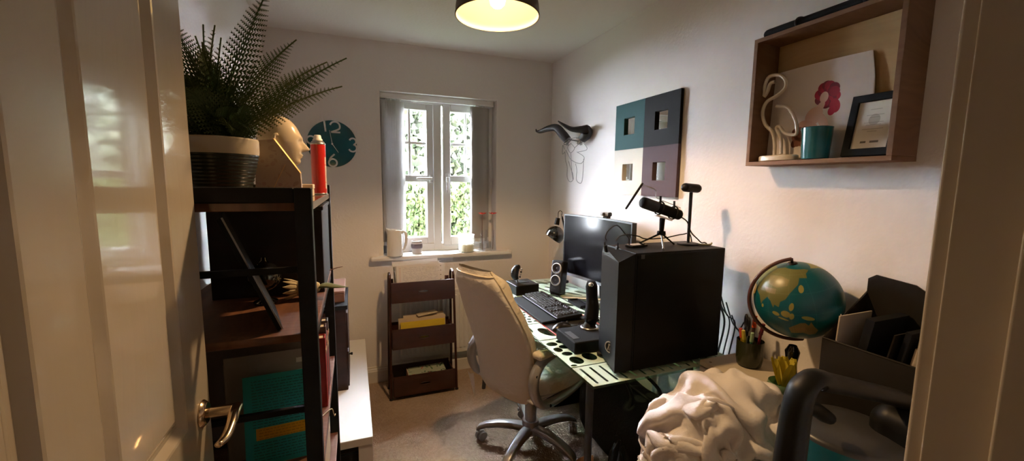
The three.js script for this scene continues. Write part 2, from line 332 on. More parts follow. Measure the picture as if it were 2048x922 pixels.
// ================================================================ OUTSIDE
{
  struct('ground_outside', BX(-8, 12, -0.6, -0.3, DF + 0.26, 26), mat(lin(0.03, 0.05, 0.015), 1, { bumpMap: carpetBump, bumpScale: 0.02 }), 'lawn outside the window');
  const leafG = (s) => { const g = new THREE.BufferGeometry();
    g.setAttribute('position', new THREE.Float32BufferAttribute([0, 0, 0, 0.5, 0.5, 0.12, 0, 1, 0, 0, 0, 0, 0, 1, 0, -0.5, 0.5, 0.12].map((v) => v * s), 3));
    g.setAttribute('uv', new THREE.Float32BufferAttribute(new Float32Array(12), 2)); g.computeVertexNormals(); return g; };
  function leaves(parent, name, count, size, place, tint, material) {
    const im = new THREE.InstancedMesh(leafG(size), material, count); im.name = name; im.userData.kind = 'stuff';
    const m = new THREE.Matrix4(), q = new THREE.Quaternion(), e = new THREE.Euler(), c = new THREE.Color();
    for (let i = 0; i < count; i++) {
      const p = place(); e.set(rr(-1.2, 1.2), rr(0, 6.28), rr(-1.2, 1.2)); q.setFromEuler(e);
      const k = rr(0.7, 1.3); im.setMatrixAt(i, m.compose(p, q, V(k, k, k))); im.setColorAt(i, tint(c));
    }
    parent.add(im); return im;
  }
  const leafMat = mat(0xffffff, 0.7, { side: THREE.DoubleSide });
  const hedge = thing('hedge', 'bright green leafy hedge seen through the lower window panes', 'hedge', [1.2, -0.3, 5.4]);
  part(hedge, 'twigs', [...Array(40).keys()].map((i) => { const x = rr(-2.3, 2.3), z = rr(-0.25, 0.25); return rod(V(x, 0, z), V(x + rr(-0.2, 0.2), rr(1.0, 1.55), z + rr(-0.1, 0.1)), 0.012, 0.005, 5); }), mat(lin(0.08, 0.05, 0.03), 0.9));
  leaves(hedge, 'foliage', 42000, 0.075, () => { const x = rr(-2.4, 2.4), top = 1.74 + 0.09 * Math.sin(x * 3.1) + 0.05 * Math.sin(x * 9), y = Math.pow(rnd(), 0.8) * top; return V(x, y, 0.38 * Math.sqrt(1 - rnd() * rnd() * 0.95) * (rnd() < 0.75 ? 1 : -1) * (y > top - 0.15 ? rnd() : 1) + 0.06 * Math.sin(x * 7 + y * 6)); }, (c) => c.setRGB(rr(0.014, 0.025), rr(0.024, 0.036), rr(0.0012, 0.003)), leafMat);
  const fence = thing('garden_fence', 'pale timber fence panel showing between hedge and trees', 'fence', [2.4, -0.3, 8.2]);
  const fw = mat(lin(0.07, 0.052, 0.03), 0.85);
  for (let i = 0; i < 34; i++) part(fence, 'board', [B(0.14, 1.85 + rr(-0.01, 0.01), 0.02, -2.7 + i * 0.16, 0.925, 0, 0)], fw);
  part(fence, 'rail', [B(5.5, 0.07, 0.05, 0, 0.4, -0.035), B(5.5, 0.07, 0.05, 0, 1.5, -0.035)], fw);
  const tree = (label, x, d, r, cy, n, tint) => {
    const t = thing('tree', label, 'tree', [x, -0.3, d], 0, 'garden trees beyond the hedge');
    part(t, 'trunk', [taper([[0, 0, 0], [0.05, cy * 0.4, 0.03], [-0.04, cy * 0.7, 0], [0.1, cy, 0.1]], [0.09, 0.07, 0.05, 0.02], 8, 12), ...[...Array(7).keys()].map((i) => taper([[0, cy * 0.5 + i * 0.1, 0], [Math.cos(i * 2.3) * r * 0.4, cy - 0.4 + i * 0.1, Math.sin(i * 2.3) * r * 0.4], [Math.cos(i * 2.3) * r * 0.8, cy + 0.3, Math.sin(i * 2.3) * r * 0.8]], [0.025, 0.016, 0.006], 6, 8))], mat(lin(0.06, 0.05, 0.03), 0.9));
    leaves(t, 'foliage', n, 0.19, () => { const a = rr(0, 6.283), b = Math.acos(rr(-1, 1)), q = r * Math.cbrt(rr(0.15, 1)) * (0.8 + 0.25 * Math.sin(a * 5 + b * 4)); return V(q * Math.sin(b) * Math.cos(a), cy + q * Math.cos(b) * 0.95, q * Math.sin(b) * Math.sin(a)); }, tint, leafMat);
  };
  tree('pale green tree seen through the left casement', 0.9, 9.8, 1.75, 1.95, 9000, (c) => c.setRGB(rr(0.020, 0.030), rr(0.027, 0.037), rr(0.011, 0.017)));
  tree('pale green tree seen through the right casement', 3.4, 10.6, 1.9, 2.1, 10000, (c) => c.setRGB(rr(0.020, 0.030), rr(0.027, 0.037), rr(0.011, 0.017)));
  tree('tall pale tree furthest behind the hedge', 2.4, 14.5, 2.6, 2.6, 12000, (c) => c.setRGB(rr(0.02, 0.027), rr(0.025, 0.032), rr(0.014, 0.019)));
}

// ---------------------------------------------------------------- pendant lamp
{
  const p = thing('pendant_lamp', 'dark metal dome pendant lamp with warm lit white inside', 'lamp', [0.511, 2.06, 1.489]);
  const prof = []; for (let i = 0; i <= 16; i++) { const t = i / 16 * Math.PI / 2; prof.push([0.152 * Math.cos(t * 0.97) , 0.165 * Math.sin(t)]); }
  prof[0] = [0.1525, 0]; 
  const outer = [[0.150, 0.0], [0.1535, 0.0], [0.1535, 0.006], [0.1515, 0.010], ...prof.slice(1).map(([r, y]) => [r, y + 0.008]), [0.006, 0.176]];
  part(p, 'shade', L(outer, 64), mat(lin(0.10, 0.075, 0.055), 0.45, { metalness: 0.6, side: THREE.DoubleSide }), { keep: true });
  const inner = [[0.1505, 0.0005], [0.1485, 0.004], [0.1475, 0.008], ...prof.slice(1).map(([r, y]) => [Math.max(r - 0.003, 0.004), y + 0.004])];
  part(p, 'shade_lining', L(inner, 64), mat(lin(0.82, 0.74, 0.55), 0.5, { side: THREE.DoubleSide }), { keep: true, label: 'white enamel inside of the shade' });
  part(p, 'lamp_holder', [C(0.02, 0.022, 0.06, 0, 0.145, 0, 20)], M.white);
  part(p, 'bulb', L([[0, 0.03], [0.016, 0.032], [0.026, 0.042], [0.03, 0.058], [0.028, 0.075], [0.02, 0.095], [0.014, 0.112], [0.0135, 0.12]], 24), new THREE.MeshStandardMaterial({ color: 0xffffff, emissive: new THREE.Color().setRGB(1, 0.76, 0.36), emissiveIntensity: 11, roughness: 0.5 }), { keep: true });
  part(p, 'cord', [C(0.003, 0.003, 0.15, 0, 0.25, 0, 8), C(0.012, 0.02, 0.02, 0, 0.18, 0, 16)], M.blackPlastic);
  part(p, 'ceiling_rose', L([[0, 0.339], [0.045, 0.339], [0.045, 0.331], [0.03, 0.322], [0.006, 0.318], [0, 0.318]], 24), M.white, { keep: true });
  const l = new THREE.SpotLight(LAMP_COLOR, LAMP_POWER, 0, rad(70), 0.25, 2);
  l.target.position.set(0.511, 0, -1.489); scene.add(l.target);
  l.name = 'pendant_light'; l.position.set(0.511, 2.06 + 0.06, -1.489); l.castShadow = true; l.shadow.radius = 1.4;
  scene.add(l);
}

// ================================================================ LEFT SIDE
// ---------------------------------------------------------------- industrial bookcase
const BK = { x0: -0.455, x1: -0.083, d0: 0.972, d1: 1.752, top: 1.444 };
const SHELF_Y = [0.10, 0.44, 0.765, 1.12, 1.412];               // tops of the boards
{
  const b = thing('bookcase', 'tall black metal bookcase with brown wooden shelves behind the door', 'bookcase', [(BK.x0 + BK.x1) / 2, 0, (BK.d0 + BK.d1) / 2]);
  const w = BK.x1 - BK.x0, l = BK.d1 - BK.d0, hx = w / 2, hz = l / 2, p = 0.034;
  for (const sx of [-1, 1]) for (const sz of [-1, 1]) part(b, 'upright', [B(p, BK.top, p, sx * (hx - p / 2), BK.top / 2, sz * (hz - p / 2), 0.003)], M.blackMetal);
  for (const sz of [-1, 1]) {
    part(b, 'top_bar', [B(w - 2 * p, 0.032, p, 0, BK.top - 0.016, sz * (hz - p / 2), 0.003)], M.blackMetal);
    for (const y of [0.2, 0.60, 0.945, 1.266]) part(b, 'cross_bar', [B(w - 2 * p, 0.014, 0.012, 0, y, sz * (hz - p / 2), 0.002)], M.blackMetal);
  }
  SHELF_Y.forEach((y, i) => {
    const top = i === SHELF_Y.length - 1;
    part(b, 'shelf', [B(top ? w - 0.004 : w - 0.012, 0.018, l - 2 * p + 0.03, 0, y - 0.009, 0, 0.0015)], top ? M.varnished : M.rustic);
    if (!top) for (const sx of [-1, 1]) part(b, 'shelf_rail', [B(0.008, 0.02, l - 2 * p, sx * (hx - 0.012), y - 0.03, 0)], M.blackMetal);
  });
}
const onBook = (x, d, k) => [x, SHELF_Y[k] + 0.0008, d];
{ // top shelf: dark wooden box filling the far part of the compartment
  const t = thing('storage_box', 'dark brown wooden crate filling the top compartment of the bookcase', 'box', onBook(-0.235, 1.52, 3));
  const dark = mat(0xffffff, 0.75, { map: woodTex([0.07, 0.035, 0.02], [0.15, 0.075, 0.045], 700, 0.5) });
  part(t, 'side', [B(0.29, 0.25, 0.014, 0, 0.125, 0.16, 0.002)], dark);
  part(t, 'side', [B(0.29, 0.25, 0.014, 0, 0.125, -0.16, 0.002)], dark);
  part(t, 'side', [B(0.014, 0.25, 0.3, -0.138, 0.125, 0, 0.002)], dark);
  part(t, 'side', [B(0.014, 0.25, 0.3, 0.138, 0.125, 0, 0.002)], dark);
  part(t, 'lid', [B(0.3, 0.012, 0.34, 0, 0.257, 0, 0.003)], dark);
}
{ // leaning picture frame, seen from its edge
  const t = thing('picture_frame', 'thin black picture frame leaning on the upper shelf of the bookcase', 'picture frame', onBook(-0.185, 1.12, 3), rad(13));
  const lean = rad(21);
  part(t, 'frame', [at(B(0.012, 0.275, 0.2, 0, 0.1375, 0, 0.002), 0, 0.0022, 0, 0, 0, lean)], M.blackMatte);
  part(t, 'frame_edge', [at(B(0.0035, 0.275, 0.002, 0.0045, 0.1375, 0.1008), 0, 0.0022, 0, 0, 0, lean)], M.steel, { label: 'bright metal rim' });
  part(t, 'picture', [at(B(0.001, 0.24, 0.17, -0.0062, 0.1375, 0), 0, 0.0022, 0, 0, 0, lean)], M.oldPaper);
}
{ // small dark camera-like figurine with glints
  const t = thing('ornament', 'small glossy black round ornament on the upper bookcase shelf', 'ornament', onBook(-0.235, 1.28, 3));
  part(t, 'foot', L([[0, 0], [0.03, 0], [0.03, 0.006], [0.012, 0.014], [0.009, 0.03], [0.012, 0.04]], 24), M.blackGloss, { keep: true });
  part(t, 'body', [at(SP(0.042, 0, 0, 0, 28, 20).scale(1, 0.95, 1), 0, 0.075, 0)], M.blackGloss);
  part(t, 'lid', L([[0, 0.13], [0.006, 0.128], [0.007, 0.12], [0.018, 0.112], [0.02, 0.108]], 20), M.blackGloss, { keep: true });
}
{ // dried pale flower lying on the shelf
  const t = thing('dried_flower', 'pale dried flower head with a green leaf lying on the bookcase shelf', 'dried flower', [-0.15, SHELF_Y[3] + 0.006, 1.29]);
  const cup = mat(lin(0.52, 0.43, 0.27), 0.8), leaf = mat(lin(0.13, 0.15, 0.07), 0.8, { side: THREE.DoubleSide });
  part(t, 'calyx', [at(L([[0, -0.055], [0.012, -0.05], [0.022, -0.03], [0.025, -0.005], [0.02, 0.01], [0.008, 0.012]], 18), 0.0, 0.0265, 0, 0, 0, Math.PI / 2)], cup);
  for (let i = 0; i < 11; i++) { const a = i / 11 * 6.283, r = 0.019; part(t, 'petal', [at(taper([[0, 0, 0], [-0.016, 0.006, 0], [-0.034, 0.012, 0]], [0.005, 0.007, 0.001], 6, 8, 0.35), -0.006, 0.0265 + Math.cos(a) * r, Math.sin(a) * r, a, 0, 0)], cup); }
  part(t, 'leaf', [at(taper([[0.03, 0.0, 0], [0.06, 0.012, 0.0], [0.09, 0.01, 0.01], [0.13, 0.004, 0.012]], [0.004, 0.022, 0.016, 0.001], 8, 14, 0.25), 0.0, 0.018, 0.0)], leaf);
}
{ // black picture frame standing behind the papers on the next shelf
  const t = thing('picture_frame', 'large dark frame standing behind the teal papers in the bookcase', 'picture frame', onBook(-0.262, 1.2, 2));
  const fr = mat(lin(0.03, 0.022, 0.018), 0.5);
  part(t, 'frame', [B(0.31, 0.022, 0.016, 0, 0.289, 0, 0.003), B(0.31, 0.022, 0.016, 0, 0.011, 0, 0.003), B(0.022, 0.3, 0.016, -0.144, 0.15, 0, 0.003), B(0.022, 0.3, 0.016, 0.144, 0.15, 0, 0.003)], fr);
  part(t, 'mount', [B(0.28, 0.26, 0.006, 0, 0.15, -0.003)], mat(lin(0.25, 0.2, 0.16), 0.8));
}
{
  const grey = mat(lin(0.36, 0.31, 0.27), 0.8);
  const t = thing('folder', 'grey card folder standing behind the teal papers in the bookcase', 'folder', onBook(-0.205, 1.135, 2), rad(4));
  part(t, 'cover', [at(B(0.2, 0.262, 0.003, 0, 0.131, 0.006), 0, 0, 0, rad(-3))], grey);
  part(t, 'cover', [at(B(0.2, 0.245, 0.003, -0.004, 0.1225, -0.004), 0, 0, 0, rad(-3))], grey);
  part(t, 'pocket_edge', [at(B(0.03, 0.012, 0.002, 0.07, 0.234, 0.0085), 0, 0, 0, rad(-3))], M.paper);
  const teal = print(512, 700, (g, w, h) => {
    g.fillStyle = '#16a0a3'; g.fillRect(0, 0, w, h);
    g.fillStyle = 'rgba(4,60,64,0.85)';
    let s = 3; const r2 = () => { s = (s * 16807) % 2147483647; return s / 2147483647; };
    for (let y = 40; y < h - 40; y += 22) { if (y > 130 && y < 150 || y > 395 && y < 520) continue; let x = 60; while (x < w - 80) { const l = 8 + r2() * 40; g.fillRect(x, y, l, 5); x += l + 9; } }
    g.fillStyle = '#d9a800'; g.fillRect(80, 405, 400, 92);
    g.fillStyle = 'rgba(120,90,0,0.55)';
    for (let y = 420; y < 490; y += 22) { let x = 100; while (x < 440) { const l = 8 + r2() * 30; g.fillRect(x, y, l, 5); x += l + 9; } }
  });
  const m = single('leaflet', 'teal printed leaflet with a yellow highlighted box in the bookcase', 'leaflet', [at(new THREE.PlaneGeometry(0.148, 0.225), 0, 0.1125, 0.0)], mat(0xffffff, 0.6, { map: teal, side: THREE.DoubleSide }), { keep: true });
  m.position.set(-0.186, SHELF_Y[2] + 0.001, -1.085); m.rotation.set(rad(-4), rad(5), 0);
  m.geometry = joined([at(new THREE.BoxGeometry(0.148, 0.225, 0.0012), 0, 0.1125, 0)], true);
}
for (let i = 0; i < 4; i++) { // red and brown books by the open side
  const c = [lin(0.35, 0.02, 0.02), lin(0.07, 0.03, 0.02), lin(0.30, 0.03, 0.03), lin(0.05, 0.03, 0.03)][i], hh = [0.22, 0.24, 0.20, 0.23][i], names = ['tall red book standing beside the teal leaflet in the bookcase', 'dark brown book between two red books in the bookcase', 'shorter red book between two dark books in the bookcase', 'dark book furthest along the row in the bookcase'];
  const t = thing('book', names[i], 'book', onBook(-0.165, 1.34 + i * 0.045, 2), 0, 'books on the middle bookcase shelf');
  const cm = mat(c, 0.5);
  part(t, 'cover', [B(0.14, hh, 0.003, 0, hh / 2, 0.0175), B(0.14, hh, 0.003, 0, hh / 2, -0.0175), B(0.004, hh, 0.038, 0.07, hh / 2, 0, 0.001)], cm);
  part(t, 'pages', [B(0.132, hh - 0.008, 0.032, -0.002, hh / 2, 0)], M.oldPaper);
  part(t, 'spine_band', [B(0.0015, 0.012, 0.036, 0.0725, hh * 0.8, 0)], M.gold);
}
{ // string hanging over the shelf edge
  single('string', 'thin pale string hanging over the bookcase shelf edge', 'string', [T([[-0.16, 0.7675, -1.2], [-0.11, 0.7675, -1.26], [-0.083, 0.767, -1.3], [-0.078, 0.74, -1.32], [-0.077, 0.715, -1.35], [-0.076, 0.71, -1.37]], 0.0015, 30, 5)], mat(lin(0.6, 0.5, 0.36), 0.9));
}
{ // pale box on the lower shelf
  const t = thing('cardboard_box', 'brown cardboard box on the lower bookcase shelf', 'box', onBook(-0.26, 1.36, 1));
  const cb = mat(lin(0.32, 0.20, 0.11), 0.85);
  part(t, 'body', [B(0.3, 0.18, 0.5, 0, 0.09, 0, 0.003)], cb);
  part(t, 'flap', [B(0.3, 0.004, 0.248, 0, 0.182, 0.126)], cb);
  part(t, 'flap', [B(0.3, 0.004, 0.248, 0, 0.182, -0.126)], cb);
}

// ---------------------------------------------------------------- potted fern
{
  const t = thing('potted_fern', 'artificial fern with arching fronds in a dark green and cream ribbed pot', 'plant', [-0.283, SHELF_Y[4] + 0.0005, 1.13]);
  const glaze = phys(lin(0.010, 0.018, 0.008), 0.35, { clearcoat: 0.4, clearcoatRoughness: 0.12 });
  const prof = [[0, 0], [0.05, 0]]; for (let i = 0; i <= 44; i++) { const y = i / 44; prof.push([0.052 + 0.026 * Math.pow(y, 0.75) + 0.0011 * Math.sin(i * 1.8), 0.004 + y * 0.1]); }
  part(t, 'pot', L(prof, 48), glaze, { keep: true });
  part(t, 'rim', L([[0.0785, 0.104], [0.0795, 0.112], [0.0795, 0.136], [0.078, 0.140], [0.0745, 0.139], [0.073, 0.125], [0.072, 0.112]], 48), phys(lin(0.50, 0.44, 0.34), 0.5), { keep: true, label: 'cream glazed rim band' });
  part(t, 'soil', [C(0.0735, 0.072, 0.02, 0, 0.115, 0, 28)], mat(lin(0.03, 0.02, 0.012), 1));
  const green = [mat(lin(0.045, 0.09, 0.02), 0.55, { side: THREE.DoubleSide }), mat(lin(0.085, 0.135, 0.03), 0.55, { side: THREE.DoubleSide }), mat(lin(0.16, 0.19, 0.05), 0.55, { side: THREE.DoubleSide })];
  function frond(base, tip, sag, width, mi, n = 26, face) {
    const mid = base.clone().lerp(tip, 0.5).add(V(0, sag, 0)), c = new THREE.QuadraticBezierCurve3(base, mid, tip), pos = [], idx = [], g = [];
    const side = new THREE.Vector3().crossVectors(tip.clone().sub(base), face ?? V(rr(-0.8, 0.8), 0.7, rr(-0.8, 0.8))).normalize();
    for (let i = 3; i <= n; i++) {
      const u = i / (n + 0.6), p = c.getPoint(u), tn = c.getTangent(u), up = new THREE.Vector3().crossVectors(side, tn).normalize();
      const len = width * Math.pow(Math.sin(Math.PI * Math.min(1, 0.16 + u * 0.86)), 0.75) * (1 - u * 0.35), half = 0.27 * len + 0.0015;
      for (const s of [-1, 1]) {
        const dir = side.clone().multiplyScalar(s).addScaledVector(tn, 0.42).addScaledVector(up, -0.22 + rr(-0.12, 0.12)).normalize(), b0 = pos.length / 3, K = 6;
        pos.push(p.x, p.y, p.z);
        // saw-toothed pinna: pairs of small lobes along its rib
        for (let k = 1; k <= K; k++) {
          const q = k / K, r = p.clone().addScaledVector(dir, len * q), v = half * (1 - q * 0.75);
          const tipUp = r.clone().addScaledVector(tn, v).addScaledVector(dir, len * 0.05), tipDn = r.clone().addScaledVector(tn, -v).addScaledVector(dir, len * 0.05);
          pos.push(r.x, r.y, r.z, tipUp.x, tipUp.y, tipUp.z, tipDn.x, tipDn.y, tipDn.z);
          const prev = k === 1 ? b0 : b0 + 1 + (k - 2) * 3, cur = b0 + 1 + (k - 1) * 3;
          idx.push(prev, cur, cur + 1, prev, cur + 2, cur);
        }
      }
    }
    const lf = new THREE.BufferGeometry(); lf.setAttribute('position', new THREE.Float32BufferAttribute(pos, 3)); lf.setIndex(idx); lf.computeVertexNormals();
    part(t, 'frond', [lf, new THREE.TubeGeometry(c, 14, 0.0016, 5)], green[mi]);
  }
  const P = (x, y, d) => V(x + 0.283, y - SHELF_Y[4], -(d - 1.13)), base = () => V(rr(-0.03, 0.03), 0.12, rr(-0.03, 0.03));
  // the long fronds that reach over the shelf
  for (const [x, y, d, sag, w, mi] of [[-0.160, 1.90, 1.12, 0.03, 0.050, 0], [-0.112, 1.786, 1.12, 0.04, 0.046, 1], [-0.050, 1.753, 1.16, 0.045, 0.040, 2], [-0.004, 1.757, 1.12, 0.035, 0.040, 1], [-0.016, 1.685, 1.1, 0.035, 0.036, 2], [-0.292, 1.752, 1.1, 0.02, 0.045, 1], [-0.350, 1.80, 1.12, 0.02, 0.055, 0], [-0.372, 1.70, 1.08, 0.04, 0.055, 0]])
    frond(V(rr(-0.02, 0.02), 0.12, rr(-0.02, 0.02)), P(x, y, d), sag, w, mi, 30, V(0.1, 0.45, 1));
  // the dense middle
  for (let i = 0; i < 34; i++) { const a = rr(0, 6.283), r = rr(0.02, 0.115), h = rr(0.14, 0.30) - r * 0.75; frond(base(), V(Math.cos(a) * r * 0.9 - 0.01, 0.12 + h, Math.sin(a) * r * 0.8), rr(0.01, 0.05), rr(0.032, 0.05), i % 3 === 2 ? 1 : 0, 20); }
  for (let i = 0; i < 12; i++) { const a = rr(0, 6.283), r = rr(0.08, 0.13); frond(base(), V(Math.cos(a) * r * 0.85 - 0.02, 0.12 + rr(-0.01, 0.06), Math.sin(a) * r * 0.75), rr(0.05, 0.09), rr(0.03, 0.045), i % 2, 18); }
}

// ---------------------------------------------------------------- ceramic head and what stands round it
{
  const t = thing('ceramic_head', 'glossy cream ceramic head in profile behind the marbled panel', 'ornament', [-0.192, SHELF_Y[4] + 0.0005, 1.36], rad(8));
  // head looking along +x: an egg with brow, eye hollows, nose, lips and chin pushed in and out
  const g = new THREE.SphereGeometry(1, 96, 72), p = g.attributes.position;
  const bump = (v, c, s) => Math.exp(-((v - c) * (v - c)) / (2 * s * s));
  for (let i = 0; i < p.count; i++) {
    let x = p.getX(i), y = p.getY(i), z = p.getZ(i);
    const f = Math.max(0, x), zz = Math.abs(z);
    let X = x * 0.058 * (y < 0 ? 1 : 1 - 0.04 * y), Y = y * 0.075, Z = z * 0.046 * (1 - 0.25 * Math.max(0, -y));
    if (x < 0) X *= 1.0 - 0.45 * sstep(-0.1, -0.9, y);
    const front = sstep(0.3, 0.85, f);
    X += front * (0.004 * bump(y, 0.18, 0.1) * bump(zz, 0.25, 0.3));                           // brow
    X -= front * (0.009 * bump(y, 0.02, 0.09) * bump(zz, 0.36, 0.14));                          // eye hollows
    X += front * (0.0035 * bump(y, 0.01, 0.05) * bump(zz, 0.36, 0.09));                         // eyeballs
    X += front * (0.019 * bump(zz, 0, 0.085) * sstep(0.16, -0.24, y) * sstep(-0.36, -0.25, y)); // nose
    X += front * (0.005 * bump(zz, 0.1, 0.07) * bump(y, -0.27, 0.05));                           // nostrils
    X += front * (0.0075 * bump(y, -0.45, 0.032) * bump(zz, 0, 0.16));                           // lips
    X += front * (0.0065 * bump(y, -0.53, 0.035) * bump(zz, 0, 0.14));
    X -= front * (0.002 * bump(y, -0.49, 0.012) * bump(zz, 0, 0.18));
    X += sstep(0.05, 0.6, f) * (0.013 * bump(y, -0.78, 0.12) * bump(zz, 0, 0.3));                // chin
    p.setXYZ(i, X, Y + 0.155, Z);
  }
  g.computeVertexNormals();
  part(t, 'head', [g], M.cream, { keep: true });
  part(t, 'neck', [loft([0, 0.006, 0.03, 0.06, 0.09, 0.115].map((y, k) => [...Array(28).keys()].map((j) => { const a = j / 28 * 6.283, r = [0.052, 0.054, 0.046, 0.037, 0.035, 0.036][k]; return V(Math.cos(a) * r - 0.012, y, Math.sin(a) * r * 0.95); }))), C(0.052, 0.052, 0.002, -0.012, 0.001, 0, 28)], M.cream);
  for (const s of [-1, 1]) part(t, 'ear', [at(taper([[0, 0.022, 0], [-0.008, 0.018, 0.003], [-0.010, 0.004, 0.003], [-0.004, -0.012, 0.001], [0.002, -0.018, 0]], [0.004, 0.005, 0.005, 0.005, 0.003], 8, 16), -0.004, 0.152, s * 0.046)], M.cream);
}
{
  const marble = print(512, 512, (g, w, h) => { g.fillStyle = '#b3a294'; g.fillRect(0, 0, w, h); let s = 11; const q = () => { s = (s * 16807) % 2147483647; return s / 2147483647; };
    for (let i = 0; i < 60; i++) { g.fillStyle = `rgba(${90 + q() * 40},${50 + q() * 30},${40 + q() * 20},${0.05 + q() * 0.15})`; g.beginPath(); g.ellipse(q() * w, q() * h, 6 + q() * 26, 4 + q() * 14, q() * 3, 0, 7); g.fill(); } });
  const t = thing('marbled_panel', 'brown marbled angular panel with a gold edge in front of the ceramic head', 'ornament', [-0.18, SHELF_Y[4] + 0.0005, 1.23]);
  const pts = [[-0.052, 0], [0.054, 0], [0.051, 0.064], [-0.006, 0.15], [-0.046, 0.145]];
  const g = EX(poly(pts), 0.02, 0.001); g.translate(0, 0.001, -0.01);
  part(t, 'slab', [g], mat(0xffffff, 0.45, { map: (marble.wrapS = marble.wrapT = THREE.RepeatWrapping, marble.repeat.set(6, 6), marble) }));
  part(t, 'gold_edge', [rod(V(0.052, 0.066, 0.011), V(-0.006, 0.153, 0.011), 0.0012), rod(V(0.052, 0.066, -0.011), V(-0.006, 0.153, -0.011), 0.0012)], M.gold);
  part(t, 'inlay_line', [rod(V(0.018, 0.088, 0.0112), V(-0.022, 0.004, 0.0112), 0.0007)], M.gold);
}
{
  const t = thing('trinket_box', 'small cream card box on the bookcase beside the spray can', 'box', [-0.142, SHELF_Y[4] + 0.0005, 1.42]);
  part(t, 'base', [B(0.055, 0.022, 0.06, 0, 0.011, 0, 0.002)], M.oldPaper);
  part(t, 'lid', [B(0.058, 0.014, 0.063, 0, 0.029, 0, 0.002)], M.oldPaper);
}
{
  const t = thing('spray_can', 'red aerosol can with a white nozzle standing on the bookcase', 'spray can', [-0.1065, SHELF_Y[4] + 0.0005, 1.56], rad(30));
  const label = print(512, 512, (g, w, h) => {
    g.fillStyle = '#c01c08'; g.fillRect(0, 0, w, h);
    g.fillStyle = '#d9c3b4'; g.fillRect(40, 130, 110, 330);
    g.fillStyle = 'rgba(150,60,50,0.8)'; for (let y = 150; y < 440; y += 14) { if (y > 215 && y < 240) continue; g.fillRect(52, y, 60 + ((y * 37) % 30), 4); }
    g.fillStyle = '#d8230f'; g.fillRect(40, 208, 110, 8); g.fillRect(40, 390, 110, 6);
    g.strokeStyle = '#f3d8cb'; g.lineWidth = 5; g.beginPath(); g.moveTo(190, 300); g.quadraticCurveTo(200, 420, 260, 470); g.stroke();
    g.beginPath(); g.moveTo(250, 110); g.quadraticCurveTo(235, 150, 255, 190); g.stroke();
    g.fillStyle = '#f0c8b8'; g.beginPath(); g.arc(95, 85, 14, 0, 7); g.fill();
  });
  part(t, 'can', new THREE.CylinderGeometry(0.0235, 0.0235, 0.165, 40, 1, true).translate(0, 0.0865, 0), phys(0xffffff, 0.3, { map: label, clearcoat: 0.5 }), { keep: true });
  part(t, 'base_ring', L([[0, 0.003], [0.02, 0.002], [0.0225, 0], [0.0242, 0.001], [0.0242, 0.004], [0.0235, 0.005]], 40), M.steel, { keep: true });
  part(t, 'shoulder', L([[0.0235, 0.168], [0.0242, 0.169], [0.0242, 0.172], [0.0225, 0.174], [0.019, 0.179], [0.013, 0.184]], 40), M.steel, { keep: true });
  part(t, 'nozzle', [L([[0.0155, 0.181], [0.0155, 0.186], [0.0125, 0.189], [0.0105, 0.199], [0.0095, 0.2005], [0, 0.2005]], 28), B(0.006, 0.005, 0.004, 0.0085, 0.195, 0)], M.white, { keep: true });
}

// ---------------------------------------------------------------- wall clock
{
  const t = thing('wall_clock', 'round dark teal glass wall clock with large white numerals', 'clock', [-0.118, 1.703, DF]);
  const disc = (r, z0, z1) => at(C(r, r, z1 - z0, 0, 0, 0, 96), 0, 0, (z0 + z1) / 2, Math.PI / 2);
  part(t, 'rim', [disc(0.1555, 0.002, 0.014)], M.white, { label: 'white rim' });
  part(t, 'dial', [disc(0.152, 0.0135, 0.0175)], phys(lin(0.010, 0.085, 0.098), 0.06, { clearcoat: 1, clearcoatRoughness: 0.02 }));
  const ink = mat(lin(0.78, 0.78, 0.78), 0.5), str = (pts, r = 0.0055) => { const g = T(pts.map(([x, y]) => [x, y, 0]), r, pts.length * 8, 8); g.scale(1, 1, 0.15); return g.translate(0, 0, 0.0178); };
  const arc = (cx, cy, rx, ry, a0, a1, n = 10) => [...Array(n + 1).keys()].map((i) => { const a = rad(lerp(a0, a1, i / n)); return [cx + Math.cos(a) * rx, cy + Math.sin(a) * ry]; });
  part(t, 'numeral', [str([[-0.037, 0.078], [-0.040, 0.11], [-0.043, 0.145]])], ink, { label: 'numeral 1 of the twelve' });
  part(t, 'numeral', [str([...arc(0.02, 0.115, 0.03, 0.03, 165, -25, 10), [0.036, 0.093], [-0.004, 0.077]]), str([[-0.004, 0.077], [0.02, 0.0765], [0.052, 0.076]])], ink, { label: 'numeral 2 of the twelve' });
  part(t, 'numeral', [str([...arc(0.127, 0.021, 0.021, 0.021, 160, -75, 9)]), str([...arc(0.126, -0.022, 0.025, 0.024, 80, -160, 9)])], ink, { label: 'numeral 3' });
  part(t, 'numeral', [str(arc(0.0, -0.123, 0.025, 0.024, 0, 360, 18)), str([[-0.022, -0.113], [-0.012, -0.09], [0.012, -0.066]])], ink, { label: 'numeral 6' });
  part(t, 'numeral', [str(arc(-0.127, 0.021, 0.024, 0.024, 0, 360, 18)), str([[-0.104, 0.012], [-0.113, -0.012], [-0.136, -0.043]])], ink, { label: 'numeral 9' });
  part(t, 'minute_hand', [rod(V(0, 0, 0.0215), V(-0.013, 0.088, 0.0215), 0.0022, 0.0014, 6)], ink);
  part(t, 'hour_hand', [rod(V(0, 0, 0.0205), V(0.036, -0.055, 0.0205), 0.0026, 0.0018, 6)], ink);
  part(t, 'hub', [at(C(0.006, 0.006, 0.007, 0, 0, 0, 16), 0, 0, 0.02, Math.PI / 2)], ink);
}

